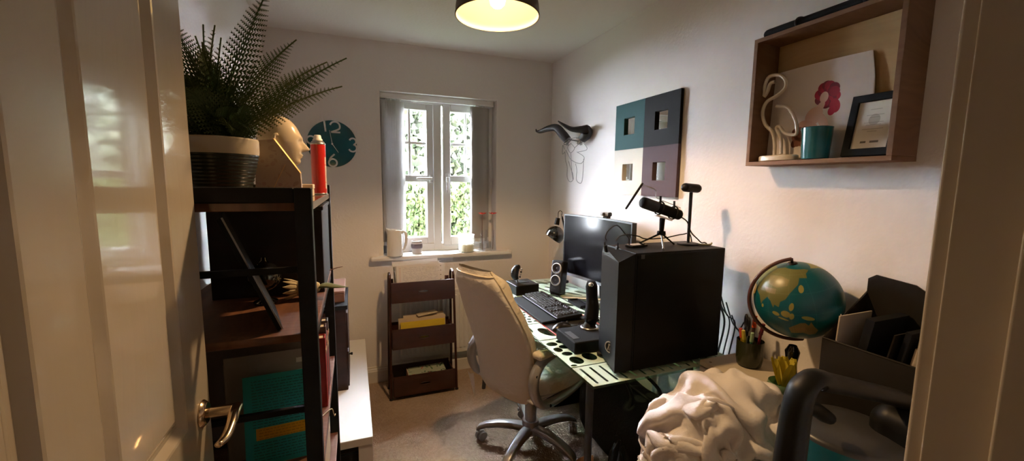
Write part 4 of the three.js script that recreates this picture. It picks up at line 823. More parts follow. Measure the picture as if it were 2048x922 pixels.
{
  const t = thing('monitor', 'large curved black computer monitor standing on the desk', 'monitor', [1.36, TY + 0.0005, 2.078], rad(-86.6));
  // built facing +z, turned to face the chair; slightly concave
  const w = 0.668, h = 0.405, y0 = 0.113, R = 1.5, cols = 24;
  const arc = (u) => { const a = u * w / R; return [Math.sin(a) * R, R - Math.cos(a) * R]; };
  const face = (u0, u1, ya, yb, z) => loft([ya, yb].map((y) => [...Array(cols + 1).keys()].map((i) => { const [x, s] = arc(lerp(u0, u1, i / cols)); return V(x, y, z + s); })), false);
  const shell = (ya, yb, z0, z1) => loft([[ya, z0], [yb, z0], [yb, z1], [ya, z1], [ya, z0]].map(([y, z]) => [...Array(cols + 1).keys()].map((i) => { const [x, s] = arc(-0.5 + i / cols); return V(x, y, z + s); })), false);
  const [ex, es] = arc(0.5);
  part(t, 'housing', [shell(y0, y0 + h, -0.03, 0), B(0.003, h, 0.03, ex, y0 + h / 2, es - 0.015), B(0.003, h, 0.03, -ex, y0 + h / 2, es - 0.015)], phys(lin(0.01, 0.01, 0.011), 0.4, { side: THREE.DoubleSide }));
  part(t, 'screen', [face(-0.488, 0.488, y0 + 0.022, y0 + h - 0.008, 0.0012)], phys(lin(0.005, 0.005, 0.0065), 0.16, { side: THREE.DoubleSide, specularIntensity: 0.35 }));
  part(t, 'lower_bezel', [face(-0.495, 0.495, y0 + 0.001, y0 + 0.018, 0.0022)], mat(lin(0.30, 0.33, 0.40), 0.35, { side: THREE.DoubleSide }), { label: 'grey lower bezel' });
  part(t, 'stand_column', [at(B(0.05, 0.22, 0.03, 0, 0.11, -0.055, 0.006), 0, 0, 0, rad(4)), B(0.1, 0.1, 0.05, 0, y0 + 0.16, -0.05, 0.01)], M.blackPlastic);
  part(t, 'stand_foot', [rod(V(0, 0.012, -0.05), V(-0.16, 0.006, 0.14), 0.010, 0.006), rod(V(0, 0.012, -0.05), V(0.16, 0.006, 0.14), 0.010, 0.006)], M.steel);
}
{
  const t = thing('webcam', 'small silver webcam perched on top of the monitor', 'webcam', [1.365, TY + 0.113 + 0.405 + 0.002, 2.02], rad(-75));
  part(t, 'clip', [B(0.03, 0.012, 0.035, 0, 0.006, -0.01, 0.003)], M.blackPlastic);
  part(t, 'body', [B(0.072, 0.024, 0.026, 0, 0.025, 0, 0.01, 3)], M.silver);
  part(t, 'lens', [at(C(0.009, 0.009, 0.008, 0, 0, 0, 20), 0, 0.025, 0.014, Math.PI / 2)], M.blackGloss);
  part(t, 'end_cap', [B(0.018, 0.025, 0.027, 0.031, 0.025, 0, 0.01, 3)], M.blackPlastic);
}
{
  const t = thing('desk_lamp', 'glossy black jointed desk lamp with a round shade beside the monitor', 'lamp', [1.425, TY + 0.0005, 2.6]);
  part(t, 'clamp_base', [L([[0, 0], [0.03, 0], [0.03, 0.012], [0.014, 0.016], [0.012, 0.03], [0, 0.03]], 24)], M.blackMetal, { keep: true });
  part(t, 'lower_arm', [rod(V(0, 0.02, 0), V(-0.012, 0.2, 0), 0.005), rod(V(-0.012, 0.2, 0), V(0.004, 0.335, 0), 0.006)], M.blackMetal);
  part(t, 'elbow', [at(C(0.014, 0.014, 0.024, 0, 0, 0, 18), 0.004, 0.335, 0, Math.PI / 2), SP(0.012, 0.0, 0.31, 0.006)], M.blackMetal);
  part(t, 'upper_arm', [rod(V(0.004, 0.335, 0), V(-0.035, 0.485, 0), 0.007, 0.006)], M.blackMetal);
  part(t, 'spring', [at(C(0.005, 0.005, 0.03, 0, 0, 0, 12), -0.037, 0.49, 0, 0, 0, 0.2)], M.steel);
  part(t, 'cord_loop', [T([[-0.034, 0.49, 0], [-0.036, 0.515, 0], [-0.05, 0.525, 0], [-0.064, 0.515, 0], [-0.066, 0.49, 0], [-0.066, 0.47, 0]], 0.0022, 30, 6)], M.rubber);
  part(t, 'socket', [at(C(0.015, 0.019, 0.05, 0, 0, 0, 20), -0.072, 0.45, 0, 0, 0, rad(-12))], M.blackMetal);
  const sh = []; for (let i = 0; i <= 14; i++) { const a = rad(12 + i / 14 * 100); sh.push([0.066 * Math.sin(a), 0.066 * Math.cos(a)]); } sh.push([0.0635, -0.0235]); for (let i = 13; i >= 0; i--) { const a = rad(12 + i / 14 * 100); sh.push([0.0625 * Math.sin(a), 0.0625 * Math.cos(a)]); }
  part(t, 'shade', [at(L(sh, 40), -0.1, 0.353, 0.02, rad(18), 0, rad(-30))], M.blackGloss);
}
{ // dark tray of pens by the monitor foot
  const t = thing('pen_tray', 'flat black tray lying on the desk below the monitor', 'tray', [1.238, TY + 0.0005, 2.075], 0);
  part(t, 'tray', [B(0.066, 0.008, 0.15, 0, 0.004, 0, 0.002), B(0.004, 0.018, 0.15, -0.033, 0.009, 0, 0.001), B(0.004, 0.018, 0.15, 0.033, 0.009, 0, 0.001), B(0.066, 0.018, 0.004, 0, 0.009, 0.075, 0.001), B(0.066, 0.018, 0.004, 0, 0.009, -0.075, 0.001)], M.blackMatte);
}
single('monitor_cable', 'thin black cable lying across the mint desk behind the keyboard', 'cable', [T([[1.43, TY + 0.003, -2.7], [1.3, TY + 0.003, -2.62], [1.18, TY + 0.003, -2.6], [1.2, TY + 0.003, -2.3], [1.205, TY + 0.003, -2.1], [1.215, TY + 0.003, -1.8], [1.2, TY + 0.003, -1.6]], 0.0024, 70, 6)], M.rubber);

// ---------------------------------------------------------------- computer tower
const PCY = 1.207;                                              // top of the tower
{
  const t = thing('computer_tower', 'large black computer tower with an angled front standing on the desk', 'computer', [1.16, TY + 0.0012, 1.325]);
  const X = (x) => x - 1.16, Z = (d) => -(d - 1.325), h0 = 0.012, h1 = PCY - TY - 0.0012;
  const plan = [[0.965, 1.222], [1.398, 1.222], [1.398, 1.432], [0.985, 1.432]];
  const shape = poly(plan.map(([x, d]) => [X(x), -Z(d)]));
  part(t, 'case', [at(EX(shape, h1 - h0 - 0.004, 0.002), 0, h0 + 0.002, 0, -Math.PI / 2, 0, 0)], phys(lin(0.005, 0.005, 0.0055), 0.5, { specularIntensity: 0.35 }));
  // angled front with sloping top edge
  const hf = 0.435, lo = [[0.892, 1.226], [0.963, 1.222], [0.963, 1.432], [0.957, 1.432]];
  const rows = [lo.map(([x, d]) => V(X(x), h0 + 0.002, Z(d))), lo.map(([x, d]) => V(X(x), x < 0.96 ? hf : h1 - 0.002, Z(d)))];
  const fan = (row, up) => { const g = loft([[row[0], row[1]], [row[3], row[2]]], false); return g; };
  part(t, 'front_panel', [loft(rows), fan(rows[1]), fan(rows[0])].map((g) => { const q = g.toNonIndexed(); q.computeVertexNormals(); return q; }), phys(lin(0.006, 0.006, 0.0065), 0.42, { side: THREE.DoubleSide, specularIntensity: 0.4 }));
  part(t, 'side_panel', [B(0.425, 0.44, 0.003, X(1.182), 0.238, Z(1.2195), 0.001)], phys(lin(0.004, 0.004, 0.0045), 0.4, { specularIntensity: 0.25 }));
  for (const y of [0.05, 0.425]) part(t, 'thumb_screw', [at(C(0.006, 0.006, 0.014, 0, 0, 0, 14), X(1.404), y, Z(1.24), 0, 0, Math.PI / 2)], M.blackMetal);
  part(t, 'sticker', [B(0.016, 0.016, 0.001, X(0.992), 0.452, Z(1.2175))], M.darkGrey, { label: 'small grey sticker' });
  // emblem on the front: ring with a slanted stroke
  const n = V(-(1.432 - 1.226), 0, 0).normalize();
  const yaw = Math.atan2(0.957 - 0.892, 1.432 - 1.226);
  const logo = new THREE.Group(); logo.name = 'emblem'; logo.userData.label = 'grey ring emblem'; logo.position.set(X(0.911), 0.088, Z(1.29)); logo.rotation.y = -Math.PI / 2 + yaw; t.add(logo);
  const lm = mat(lin(0.5, 0.5, 0.5), 0.4);
  part(logo, 'ring', [at(new THREE.TorusGeometry(0.019, 0.0022, 6, 36).scale(1, 1.1, 0.3), 0, 0, 0.0015)], lm);
  part(logo, 'stroke', [at(B(0.004, 0.026, 0.0012, 0, 0, 0), -0.003, 0, 0.0015, 0, 0, rad(-14)), at(B(0.004, 0.02, 0.0012, 0, 0, 0), 0.006, -0.002, 0.0015, 0, 0, rad(-14)), at(B(0.012, 0.004, 0.0012, 0, 0, 0), 0.002, 0.01, 0.0015)], lm);
  for (let i = 0; i < 4; i++) part(t, 'port', [at(B(0.004, 0.002, 0.013, 0, 0, 0), X(0.933), hf + 0.0085, Z(1.28 + i * 0.035), 0, 0, rad(18))], M.darkGrey);
  for (const x of [0.95, 1.36]) for (const d of [1.25, 1.41]) part(t, 'foot', [C(0.014, 0.012, h0, X(x), h0 / 2, Z(d), 16)], M.rubber);
}
{
  const y = PCY + 0.0012;
  const p = thing('phone', 'dark smartphone lying on the computer tower', 'phone', [1.066, y, 1.352], rad(8));
  part(p, 'body', [B(0.085, 0.009, 0.045, 0, 0.0045, 0, 0.004)], M.blackPlastic);
  part(p, 'screen', [B(0.081, 0.001, 0.042, 0, 0.0092, 0)], M.blackGloss);
  // studio microphone on its tripod
  const m = thing('microphone', 'black studio microphone on a small tripod on top of the computer tower', 'microphone', [1.165, y, 1.325]);
  const ax = V(0.192, -0.055, 0).normalize(), tilt = Math.atan2(ax.y, ax.x), mc = V(0.0, 0.153, -0.005);
  const along = (s, dy = 0) => mc.clone().addScaledVector(ax, s).add(V(0, dy, 0));
  part(m, 'body', [at(L([[0, -0.098], [0.018, -0.098], [0.021, -0.094], [0.021, 0.02], [0.022, 0.024], [0.022, 0.03], [0.021, 0.03]].map((q) => q), 32).rotateZ(Math.PI / 2), mc.x, mc.y, mc.z, 0, 0, tilt)], M.blackMatte);
  part(m, 'grille', [at(L([[0.0215, 0.03], [0.0225, 0.034], [0.0225, 0.09], [0.021, 0.1], [0.015, 0.106], [0, 0.108]], 32).rotateZ(Math.PI / 2), mc.x, mc.y, mc.z, 0, 0, tilt)], mat(lin(0.014, 0.013, 0.012), 0.6, { bumpMap: meshBump, bumpScale: 0.001 }));
  for (const s of [-0.012, 0.062]) part(m, 'shock_mount', [at(new THREE.TorusGeometry(0.0265, 0.0032, 8, 32).rotateY(Math.PI / 2), along(s).x, along(s).y, along(s).z, 0, 0, tilt), at(B(0.006, 0.03, 0.006, 0, 0.034, 0.004), along(s).x, along(s).y, along(s).z, 0, 0, tilt + 0.3)], M.blackMatte);
  part(m, 'mount_rail', [at(B(0.085, 0.006, 0.014, 0, -0.031, 0), along(0.02).x, along(0.02).y, along(0.02).z, 0, 0, tilt)], M.steel);
  part(m, 'stem', [rod(V(0.004, 0.06, -0.005), V(0.006, 0.115, -0.005), 0.009, 0.011, 16), C(0.016, 0.018, 0.014, 0.004, 0.055, -0.005, 18)], M.blackMatte);
  for (const [x, z, k] of [[-0.042, 0.064, 0], [-0.07, -0.06, 1], [0.085, -0.02, 1]]) part(m, 'tripod_leg', [rod(V(0.004, 0.054, -0.005), V(x, 0.004, z), 0.0042, 0.003), SP(0.004, x, 0.0042, z, 10, 8)], k ? M.blackMatte : M.steel);
  const pop = V(-0.146, 0.205, 0.005), nrm = V(0.677, -0.5, 0.53).normalize();
  const q = new THREE.Quaternion().setFromUnitVectors(V(0, 0, 1), nrm);
  const turned = (g) => g.applyQuaternion(q).translate(pop.x, pop.y, pop.z);
  part(m, 'pop_filter', [turned(new THREE.TorusGeometry(0.056, 0.004, 8, 44)), turned(at(C(0.055, 0.055, 0.004, 0, 0, 0, 40), 0, 0, 0, Math.PI / 2))], M.blackMatte);
  part(m, 'gooseneck', [T([[-0.116, 0.253, 0.005], [-0.08, 0.243, 0], [-0.035, 0.228, -0.005], [-0.031, 0.2, -0.005], [0.0, 0.187, -0.005], [0.06, 0.168, -0.005], [0.096, 0.156, -0.005]], 0.0016, 60, 6)], M.steel);
  // motion sensor on a post
  const s = thing('sensor_stand', 'black pill-shaped sensor on a slim post standing on the computer tower', 'sensor', [1.328, y, 1.345]);
  part(s, 'foot', [L([[0, 0], [0.045, 0], [0.045, 0.003], [0.042, 0.005], [0.008, 0.006], [0, 0.006]], 40)], M.darkGrey, { keep: true });
  part(s, 'post', [C(0.0075, 0.006, 0.215, 0, 0.112, 0, 16)], M.blackPlastic);
  part(s, 'head', [at(new THREE.CapsuleGeometry(0.0185, 0.062, 12, 28).rotateZ(Math.PI / 2), 0, 0.238, 0, 0, 0, rad(-4))], M.blackPlastic);
  // cables on top of the tower
  const cab = (label, pts, r = 0.0026) => single('cable', label, 'cable', [T(pts.map(([a, b, d]) => [a, b, -d]), r, 70, 7)], M.rubber);
  cab('looped black cable rising from the front ports of the tower', [[0.94, 1.236, 1.375], [0.936, 1.25, 1.38], [0.953, 1.278, 1.38], [0.99, 1.293, 1.38], [1.03, 1.261, 1.385], [1.074, 1.232, 1.41], [1.1, 1.218, 1.446], [1.1, 1.1, 1.458]]);
  cab('lower black cable running from the tower ports behind the tripod', [[0.957, 1.236, 1.34], [0.968, 1.246, 1.345], [0.99, 1.252, 1.36], [1.036, 1.256, 1.37], [1.099, 1.245, 1.385], [1.164, 1.2275, 1.415], [1.26, 1.229, 1.41], [1.36, 1.24, 1.415], [1.415, 1.23, 1.42], [1.43, 1.1, 1.415]]);
  cab('black microphone cable drooping past the sensor post', [[1.262, 1.329, 1.33], [1.299, 1.306, 1.328], [1.318, 1.262, 1.322], [1.352, 1.232, 1.318], [1.372, 1.216, 1.315], [1.398, 1.2135, 1.32], [1.418, 1.19, 1.33], [1.42, 1.05, 1.34]]);
  for (const [x, yy, d, rz] of [[0.94, 1.195, 1.375, 0.25], [0.957, 1.195, 1.34, -0.25]]) { const g = thing('cable_plug', x < 0.95 ? 'black plug further back in the tower ports' : 'black plug nearer the front of the tower ports', 'plug', [x, yy - 0.012, d]); part(g, 'shell', [at(B(0.01, 0.03, 0.014, 0, 0.02, 0, 0.003), 0, 0, 0, 0, 0, rz)], M.blackPlastic); part(g, 'strain_relief', [at(C(0.0032, 0.0045, 0.014, 0, 0.04, 0, 10), 0, 0, 0, 0, 0, rz)], M.rubber); }
  single('cable_tip', 'pale yellow cable end lying at the back of the tower top', 'cable', [taper([[1.34, y + 0.004, -1.3], [1.365, y + 0.003, -1.285], [1.385, y + 0.005, -1.28], [1.392, y + 0.012, -1.28]], [0.003, 0.0045, 0.004, 0.003], 8, 20)], mat(lin(0.30, 0.26, 0.12), 0.6));
  // cables hanging behind the tower
  const drop = [[1.42, 1.31, 1.470, 1.262, 0.1], [1.425, 1.285, 1.475, 1.240, 0.1], [1.432, 1.262, 1.481, 1.218, 0.1], [1.45, 1.24, 1.488, 1.200, 0.35], [1.462, 1.219, 1.4955, 1.178, 0.0]];
  drop.forEach(([x0, d0, x1, d1, sag], i) => cab(['thickest black cable hanging behind the tower', 'black cable hanging straight behind the tower', 'black cable swinging out towards the globe', 'black cable looping low behind the tower', 'black cable nearest the wall behind the tower'][i], [[x0, 1.12 - i * 0.05, d0], [lerp(x0, x1, 0.4), 0.98 - i * 0.03, lerp(d0, d1, 0.6)], [x1, 0.9 - sag * 0.2, d1 - sag * 0.03], [x1, 0.72 - sag * 0.1, d1 + 0.02], [x1 - 0.004, 0.5, d1 + 0.03], [x1 - 0.002, 0.2, d1 + 0.04]], i ? 0.0028 : 0.004));
}

// ---------------------------------------------------------------- office chair
{
  const t = thing('office_chair', 'cream leather executive office chair with silver arms and base', 'chair', [0.88, 0, 1.955], rad(21.5));
  // local axes: the chair faces +x
  // five-star base
  part(t, 'gas_column', [C(0.032, 0.032, 0.2, 0, 0.22, 0, 24), C(0.024, 0.024, 0.16, 0, 0.36, 0, 20), C(0.045, 0.05, 0.07, 0, 0.125, 0, 28)], M.silver);
  for (let i = 0; i < 5; i++) {
    const a = rad(150 + i * 72 - 21.5), c = Math.cos(a), s = -Math.sin(a);
    const leg = part(t, 'base_leg', [at(loft([[0.03, 0.115, 0.028, 0.035], [0.10, 0.122, 0.026, 0.034], [0.18, 0.118, 0.024, 0.030], [0.25, 0.104, 0.023, 0.026], [0.292, 0.085, 0.021, 0.022], [0.305, 0.072, 0.014, 0.012]].map(([r, y, hw, th]) => [[-1, -0.5], [-1, 0.3], [-0.6, 0.5], [0.6, 0.5], [1, 0.3], [1, -0.5]].map(([u, v]) => V(r, y + v * th, u * hw)))), 0, 0, 0, 0, Math.atan2(-s, c), 0), ], M.silver);
    const cg = new THREE.Group(); cg.name = 'caster'; cg.position.set(c * 0.29, 0, s * 0.29); cg.rotation.y = i * 1.3; t.add(cg);
    for (const z of [-1, 1]) part(cg, 'wheel', [at(C(0.026, 0.026, 0.018, 0, 0, 0, 24), 0.012, 0.0265, z * 0.013, Math.PI / 2)], mat(lin(0.40, 0.39, 0.38), 0.5));
    part(cg, 'fork', [B(0.05, 0.022, 0.02, 0.004, 0.048, 0, 0.006), C(0.007, 0.007, 0.04, -0.004, 0.065, 0, 12)], M.silver);
  }
  part(t, 'tilt_mechanism', [B(0.22, 0.04, 0.16, -0.01, 0.405, 0, 0.01), B(0.05, 0.06, 0.05, -0.14, 0.385, 0.03, 0.01)], M.darkGrey);
  // seat cushion
  const seat = []; for (let i = 0; i <= 22; i++) {
    const u = i / 22, x = lerp(-0.235, 0.26, u), hw = 0.255 * Math.pow(Math.max(0.02, 1 - Math.pow(Math.abs(2 * u - 1), 5)), 0.35), yc = 0.475 + 0.01 * Math.cos(u * 6) - 0.03 * sstep(0.8, 1, u), th = 0.06 * Math.pow(Math.max(0.02, 1 - Math.pow(Math.abs(2 * u - 1), 6)), 0.5);
    seat.push([...Array(28).keys()].map((j) => { const a = j / 28 * 6.283, cc = Math.cos(a), ss = Math.sin(a); return V(x, yc + Math.sign(ss) * Math.pow(Math.abs(ss), 0.6) * th + (ss > 0 ? 0.008 * Math.sin(u * 22) * (1 - cc * cc) : 0), Math.sign(cc) * Math.pow(Math.abs(cc), 0.5) * hw); }));
  }
  part(t, 'seat', [loft(seat)], M.leather);
  part(t, 'seat_pan', [B(0.44, 0.02, 0.44, 0.01, 0.418, 0, 0.008)], M.leatherBack);
  // backrest: a rolled top, waist and pleated front
  const spine = (v) => -0.215 - 0.175 * Math.pow(v, 1.6) + 0.02 * Math.sin(v * 5), yAt = (v) => lerp(0.385, 1.065, v);
  const wAt = (v) => 0.18 + 0.04 * Math.sin(Math.PI * Math.min(1, v * 1.05)) - 0.035 * sstep(0.55, 1, v), dep = (v) => 0.05 + 0.012 * Math.sin(v * 3) + 0.018 * sstep(0.72, 0.92, v);
  const ring = (v, side, grow = 0) => [...Array(25).keys()].map((j) => {
    const a = side * (-Math.PI / 2 + j / 24 * Math.PI), cc = Math.cos(a), ss = Math.sin(a);
    const close = Math.sqrt(Math.max(0.0001, 1 - Math.pow(sstep(0.86, 1, v), 2) * 0.92)) * Math.sqrt(Math.max(0.001, 1 - Math.pow(sstep(0.08, 0, v), 2) * 0.8));
    const pleat = side > 0 ? 0.013 * Math.abs(Math.sin(v * Math.PI * 5.0)) : 0;
    const bow = 0.018 * ss * ss;                                  // sides wrap forward
    return V(spine(v) + side * Math.pow(Math.abs(cc), 0.55) * (dep(v) * (side > 0 ? 1.22 : 0.66) + pleat + grow) * close + bow, yAt(v), Math.sign(ss) * Math.pow(Math.abs(ss), 0.75) * (wAt(v) + grow) * (0.72 + 0.28 * close));
  });
  const vs = [...Array(41).keys()].map((i) => i / 40);
  part(t, 'back_cushion', [loft(vs.map((v) => ring(v, 1)), false)], (M.leather.side = THREE.DoubleSide, M.leather));
  part(t, 'back_shell', [loft(vs.map((v) => ring(v, -1)), false)], (M.leatherBack.side = THREE.DoubleSide, M.leatherBack), { label: 'pale worn rear cover' });
  const edge = (s) => vs.map((v) => { const q = ring(v, 1, 0.002); return q[s > 0 ? 24 : 0]; });
  for (const s of [-1, 1]) part(t, 'piping', [new THREE.TubeGeometry(curve(edge(s)), 80, 0.0045, 6)], M.leather);
  part(t, 'piping', [new THREE.TubeGeometry(curve([...Array(13).keys()].map((i) => { const q = ring(0.965, -1, 0.002); return q[i * 2]; })), 50, 0.004, 6)], M.leather);
  part(t, 'loose_flap', [loft([[0, 0], [0.02, -0.05], [0.035, -0.1], [0.045, -0.13]].map(([z, y], k) => [V(-0.285 + k * 0.004, 0.46 + y, -0.2 + z), V(-0.29 + k * 0.003, 0.455 + y, -0.17 + z - k * 0.004), V(-0.28, 0.46 + y, -0.15 + z - k * 0.012)]), false)], M.leatherBack, { label: 'torn strip of cover hanging down' });
  // arms: flat loops with padded tops
  for (const s of [-1, 1]) {
    const z = s > 0 ? 0.256 : -0.215;
    part(t, 'arm_loop', [taper([[0.12, 0.63, z], [0.0, 0.65, z], [-0.12, 0.65, z], [-0.205, 0.625, z], [-0.245, 0.56, z], [-0.235, 0.48, z], [-0.185, 0.42, z], [-0.10, 0.403, z * 0.97], [0.03, 0.41, z * 0.95], [0.13, 0.44, z * 0.95], [0.2, 0.48, z * 0.97]], [0.014, 0.02, 0.022, 0.026, 0.028, 0.028, 0.026, 0.024, 0.022, 0.02, 0.014], 14, 70, 0.8)], M.silver);
    for (const [x, y] of [[-0.255, 0.585], [-0.253, 0.52], [-0.16, 0.412]]) part(t, 'bolt', [at(C(0.007, 0.007, 0.006, 0, 0, 0, 14), x + 0.01, y, z + s * 0.021, Math.PI / 2)], M.blackPlastic);
    part(t, 'arm_pad', [at(B(0.26, 0.034, 0.062, 0, 0, 0, 0.016, 4), -0.105, 0.672, z, 0, 0, rad(1))], M.leather);
  }
}

// ================================================================ RIGHT WALL
// ---------------------------------------------------------------- four square mirrors
{
  const tiles = [['teal', lin(0.03, 0.09, 0.095), 'teal framed square mirror, upper one by the window', 1.992, 1.789], ['black', lin(0.010, 0.010, 0.011), 'black framed square mirror, upper one nearer the shelf', 1.731, 1.789], ['cream', lin(0.70, 0.66, 0.58), 'cream framed square mirror, lower one by the window', 1.992, 1.528], ['plum', lin(0.10, 0.068, 0.078), 'plum brown framed square mirror below the black one', 1.731, 1.528]];
  for (const [, color, label, d, y] of tiles) {
    const t = thing('mirror', label, 'mirror', [XR - 0.0015, y, d], -Math.PI / 2, 'four square mirrors hung together');
    const s = poly([[-0.1297, -0.1297], [0.1297, -0.1297], [0.1297, 0.1297], [-0.1297, 0.1297]]), h = new THREE.Path([[-0.048, -0.048], [-0.048, 0.048], [0.048, 0.048], [0.048, -0.048]].map(([a, b]) => new THREE.Vector2(a, b)));
    s.holes.push(h);
    part(t, 'frame', [EX(s, 0.016, 0.0008).translate(0, 0, 0.003)], phys(color, 0.6, { specularIntensity: 0.2 }));
    part(t, 'glass', [B(0.1, 0.1, 0.003, 0, 0, 0.0035)], M.mirror);
    part(t, 'backing', [B(0.24, 0.24, 0.002, 0, 0, 0.0012)], M.blackMatte);
  }
}
// ---------------------------------------------------------------- wire bull skull with horns
{
  const t = thing('wire_skull', 'wire bull skull wall hanging with dark curved horns', 'wall hanging', [1.47, 1.6, 2.6]);
  const P = ([x, y, d]) => V(x - 1.47, y - 1.6, -(d - 2.6));
  const horn = mat(lin(0.022, 0.019, 0.018), 0.55, { bumpMap: grain, bumpScale: 0.001 }), wire = mat(lin(0.22, 0.22, 0.23), 0.5, { metalness: 0.3 });
  part(t, 'horn', [taper([[1.43, 1.765, 2.62], [1.405, 1.80, 2.64], [1.365, 1.852, 2.67], [1.33, 1.852, 2.725], [1.30, 1.838, 2.80], [1.288, 1.842, 2.838], [1.284, 1.858, 2.842]].map(P), [0.03, 0.033, 0.028, 0.022, 0.014, 0.008, 0.004], 14, 50)], horn, { label: 'dark horn reaching towards the corner' });
  part(t, 'horn', [taper([[1.45, 1.755, 2.46], [1.465, 1.785, 2.43], [1.462, 1.815, 2.41], [1.42, 1.815, 2.42], [1.35, 1.815, 2.425], [1.29, 1.84, 2.43], [1.25, 1.859, 2.424]].map(P), [0.028, 0.036, 0.032, 0.024, 0.016, 0.010, 0.004], 14, 50)], horn, { label: 'dark horn nearer the mirrors' });
  for (const [x, y, d] of [[1.432, 1.757, 2.624], [1.45, 1.748, 2.466]]) part(t, 'horn_cap', [at(new THREE.TorusGeometry(0.032, 0.0025, 8, 28), P([x, y, d]).x, P([x, y, d]).y, P([x, y, d]).z, 0.9, 0.4, 0), ...[-1, 0, 1].map((k) => rod(P([x, y + 0.03, d + k * 0.012]), P([x, y - 0.03, d + k * 0.012]), 0.0022))], wire);
  const w = (pts) => T(pts.map(P), 0.0018, pts.length * 8, 5);
  const lines = { brow: [[1.46, 1.744, 2.623], [1.452, 1.718, 2.657], [1.45, 1.677, 2.607], [1.452, 1.705, 2.557], [1.46, 1.744, 2.623]], cheek: [[1.47, 1.694, 2.729], [1.462, 1.627, 2.70], [1.455, 1.579, 2.661], [1.455, 1.508, 2.657], [1.455, 1.473, 2.619], [1.45, 1.485, 2.562], [1.448, 1.524, 2.564], [1.448, 1.577, 2.602], [1.45, 1.618, 2.633]], jaw: [[1.455, 1.678, 2.528], [1.47, 1.638, 2.456], [1.468, 1.60, 2.48], [1.455, 1.602, 2.524], [1.447, 1.628, 2.593], [1.45, 1.665, 2.642], [1.46, 1.703, 2.698]], muzzle: [[1.47, 1.627, 2.46], [1.462, 1.506, 2.453], [1.46, 1.462, 2.472], [1.452, 1.484, 2.517], [1.45, 1.552, 2.515], [1.452, 1.597, 2.535]], socket: [[1.468, 1.688, 2.728], [1.48, 1.679, 2.785], [1.486, 1.716, 2.80], [1.48, 1.745, 2.782], [1.465, 1.711, 2.73]], crown: [[1.455, 1.71, 2.558], [1.468, 1.738, 2.488], [1.478, 1.69, 2.433], [1.458, 1.675, 2.528]], poll: [[1.435, 1.75, 2.63], [1.45, 1.775, 2.58], [1.455, 1.772, 2.51], [1.45, 1.75, 2.47]], spine: [[1.45, 1.677, 2.607], [1.444, 1.62, 2.585], [1.445, 1.55, 2.575], [1.45, 1.485, 2.562]] };
  for (const k of Object.keys(lines)) part(t, 'wire', [w(lines[k])], wire);
  part(t, 'wall_hook', [rod(P([1.455, 1.773, 2.54]), P([1.5025, 1.775, 2.54]), 0.003)], wire);
  part(t, 'wall_stay', [rod(P([1.465, 1.79, 2.43]), P([1.5025, 1.79, 2.43]), 0.006)], wire);
  part(t, 'wall_stay', [rod(P([1.43, 1.77, 2.62]), P([1.5025, 1.76, 2.6]), 0.004)], wire);
}
// ---------------------------------------------------------------- box shelf and its things
const SX0 = 1.383, SD0 = 0.69, SD1 = 1.142, SB = 1.532, ST = 1.985, SF = SB + 0.0145;
{
  const t = thing('box_shelf', 'brown wooden box shelf hanging on the right wall', 'shelf', [XR - 0.0015, SB, (SD0 + SD1) / 2]);
  const dx = SX0 - XR + 0.0015, l = SD1 - SD0, h = ST - SB, cx = dx / 2, w = -dx;
  part(t, 'bottom_board', [B(w, 0.014, l, cx, 0.007, 0, 0.001)], M.shelfWood);
  part(t, 'top_board', [B(w, 0.014, l, cx, h - 0.007, 0, 0.001)], M.shelfWood);
  part(t, 'end_board', [B(w, h - 0.028, 0.014, cx, h / 2, l / 2 - 0.007, 0.001)], M.shelfWood);
  part(t, 'end_board', [B(w, h - 0.028, 0.014, cx, h / 2, -l / 2 + 0.007, 0.001)], M.shelfWood);
  part(t, 'back_board', [B(0.004, h - 0.03, l - 0.03, -0.004, h / 2, 0)], M.shelfBack, { label: 'pale plywood back' });
}
{
  const t = thing('flamingo_light', 'white flamingo shaped tube lamp, switched off, on the box shelf', 'lamp', [1.422, SF + 0.0005, 1.045]);
  const P = ([y, d], x = 0) => V(x, y - SF, -(d - 1.045)), wm = phys(lin(0.72, 0.66, 0.58), 0.35);
  part(t, 'base', [L([[0, 0], [0.05, 0], [0.052, 0.003], [0.052, 0.016], [0.049, 0.02], [0, 0.02]], 40).scale(0.66, 1, 1.35)], wm, { keep: true });
  part(t, 'neck_tube', [T([[1.566, 1.059], [1.607, 1.061], [1.65, 1.074], [1.681, 1.103], [1.713, 1.127], [1.741, 1.128], [1.765, 1.103], [1.779, 1.067], [1.80, 1.039], [1.827, 1.042], [1.848, 1.066], [1.851, 1.103], [1.826, 1.13], [1.799, 1.134], [1.784, 1.12], [1.80, 1.106], [1.826, 1.097], [1.829, 1.079]].map((p) => P([p[0], Math.min(p[1], 1.117)])), 0.0062, 130, 10)], wm);
  part(t, 'body_tube', [T([[1.743, 1.071], [1.729, 1.027], [1.687, 0.999], [1.64, 0.989], [1.636, 1.01], [1.646, 1.034], [1.669, 1.054], [1.663, 1.064], [1.626, 1.045], [1.571, 1.039]].map((p) => P(p, 0.006)), 0.0058, 90, 10)], wm);
}
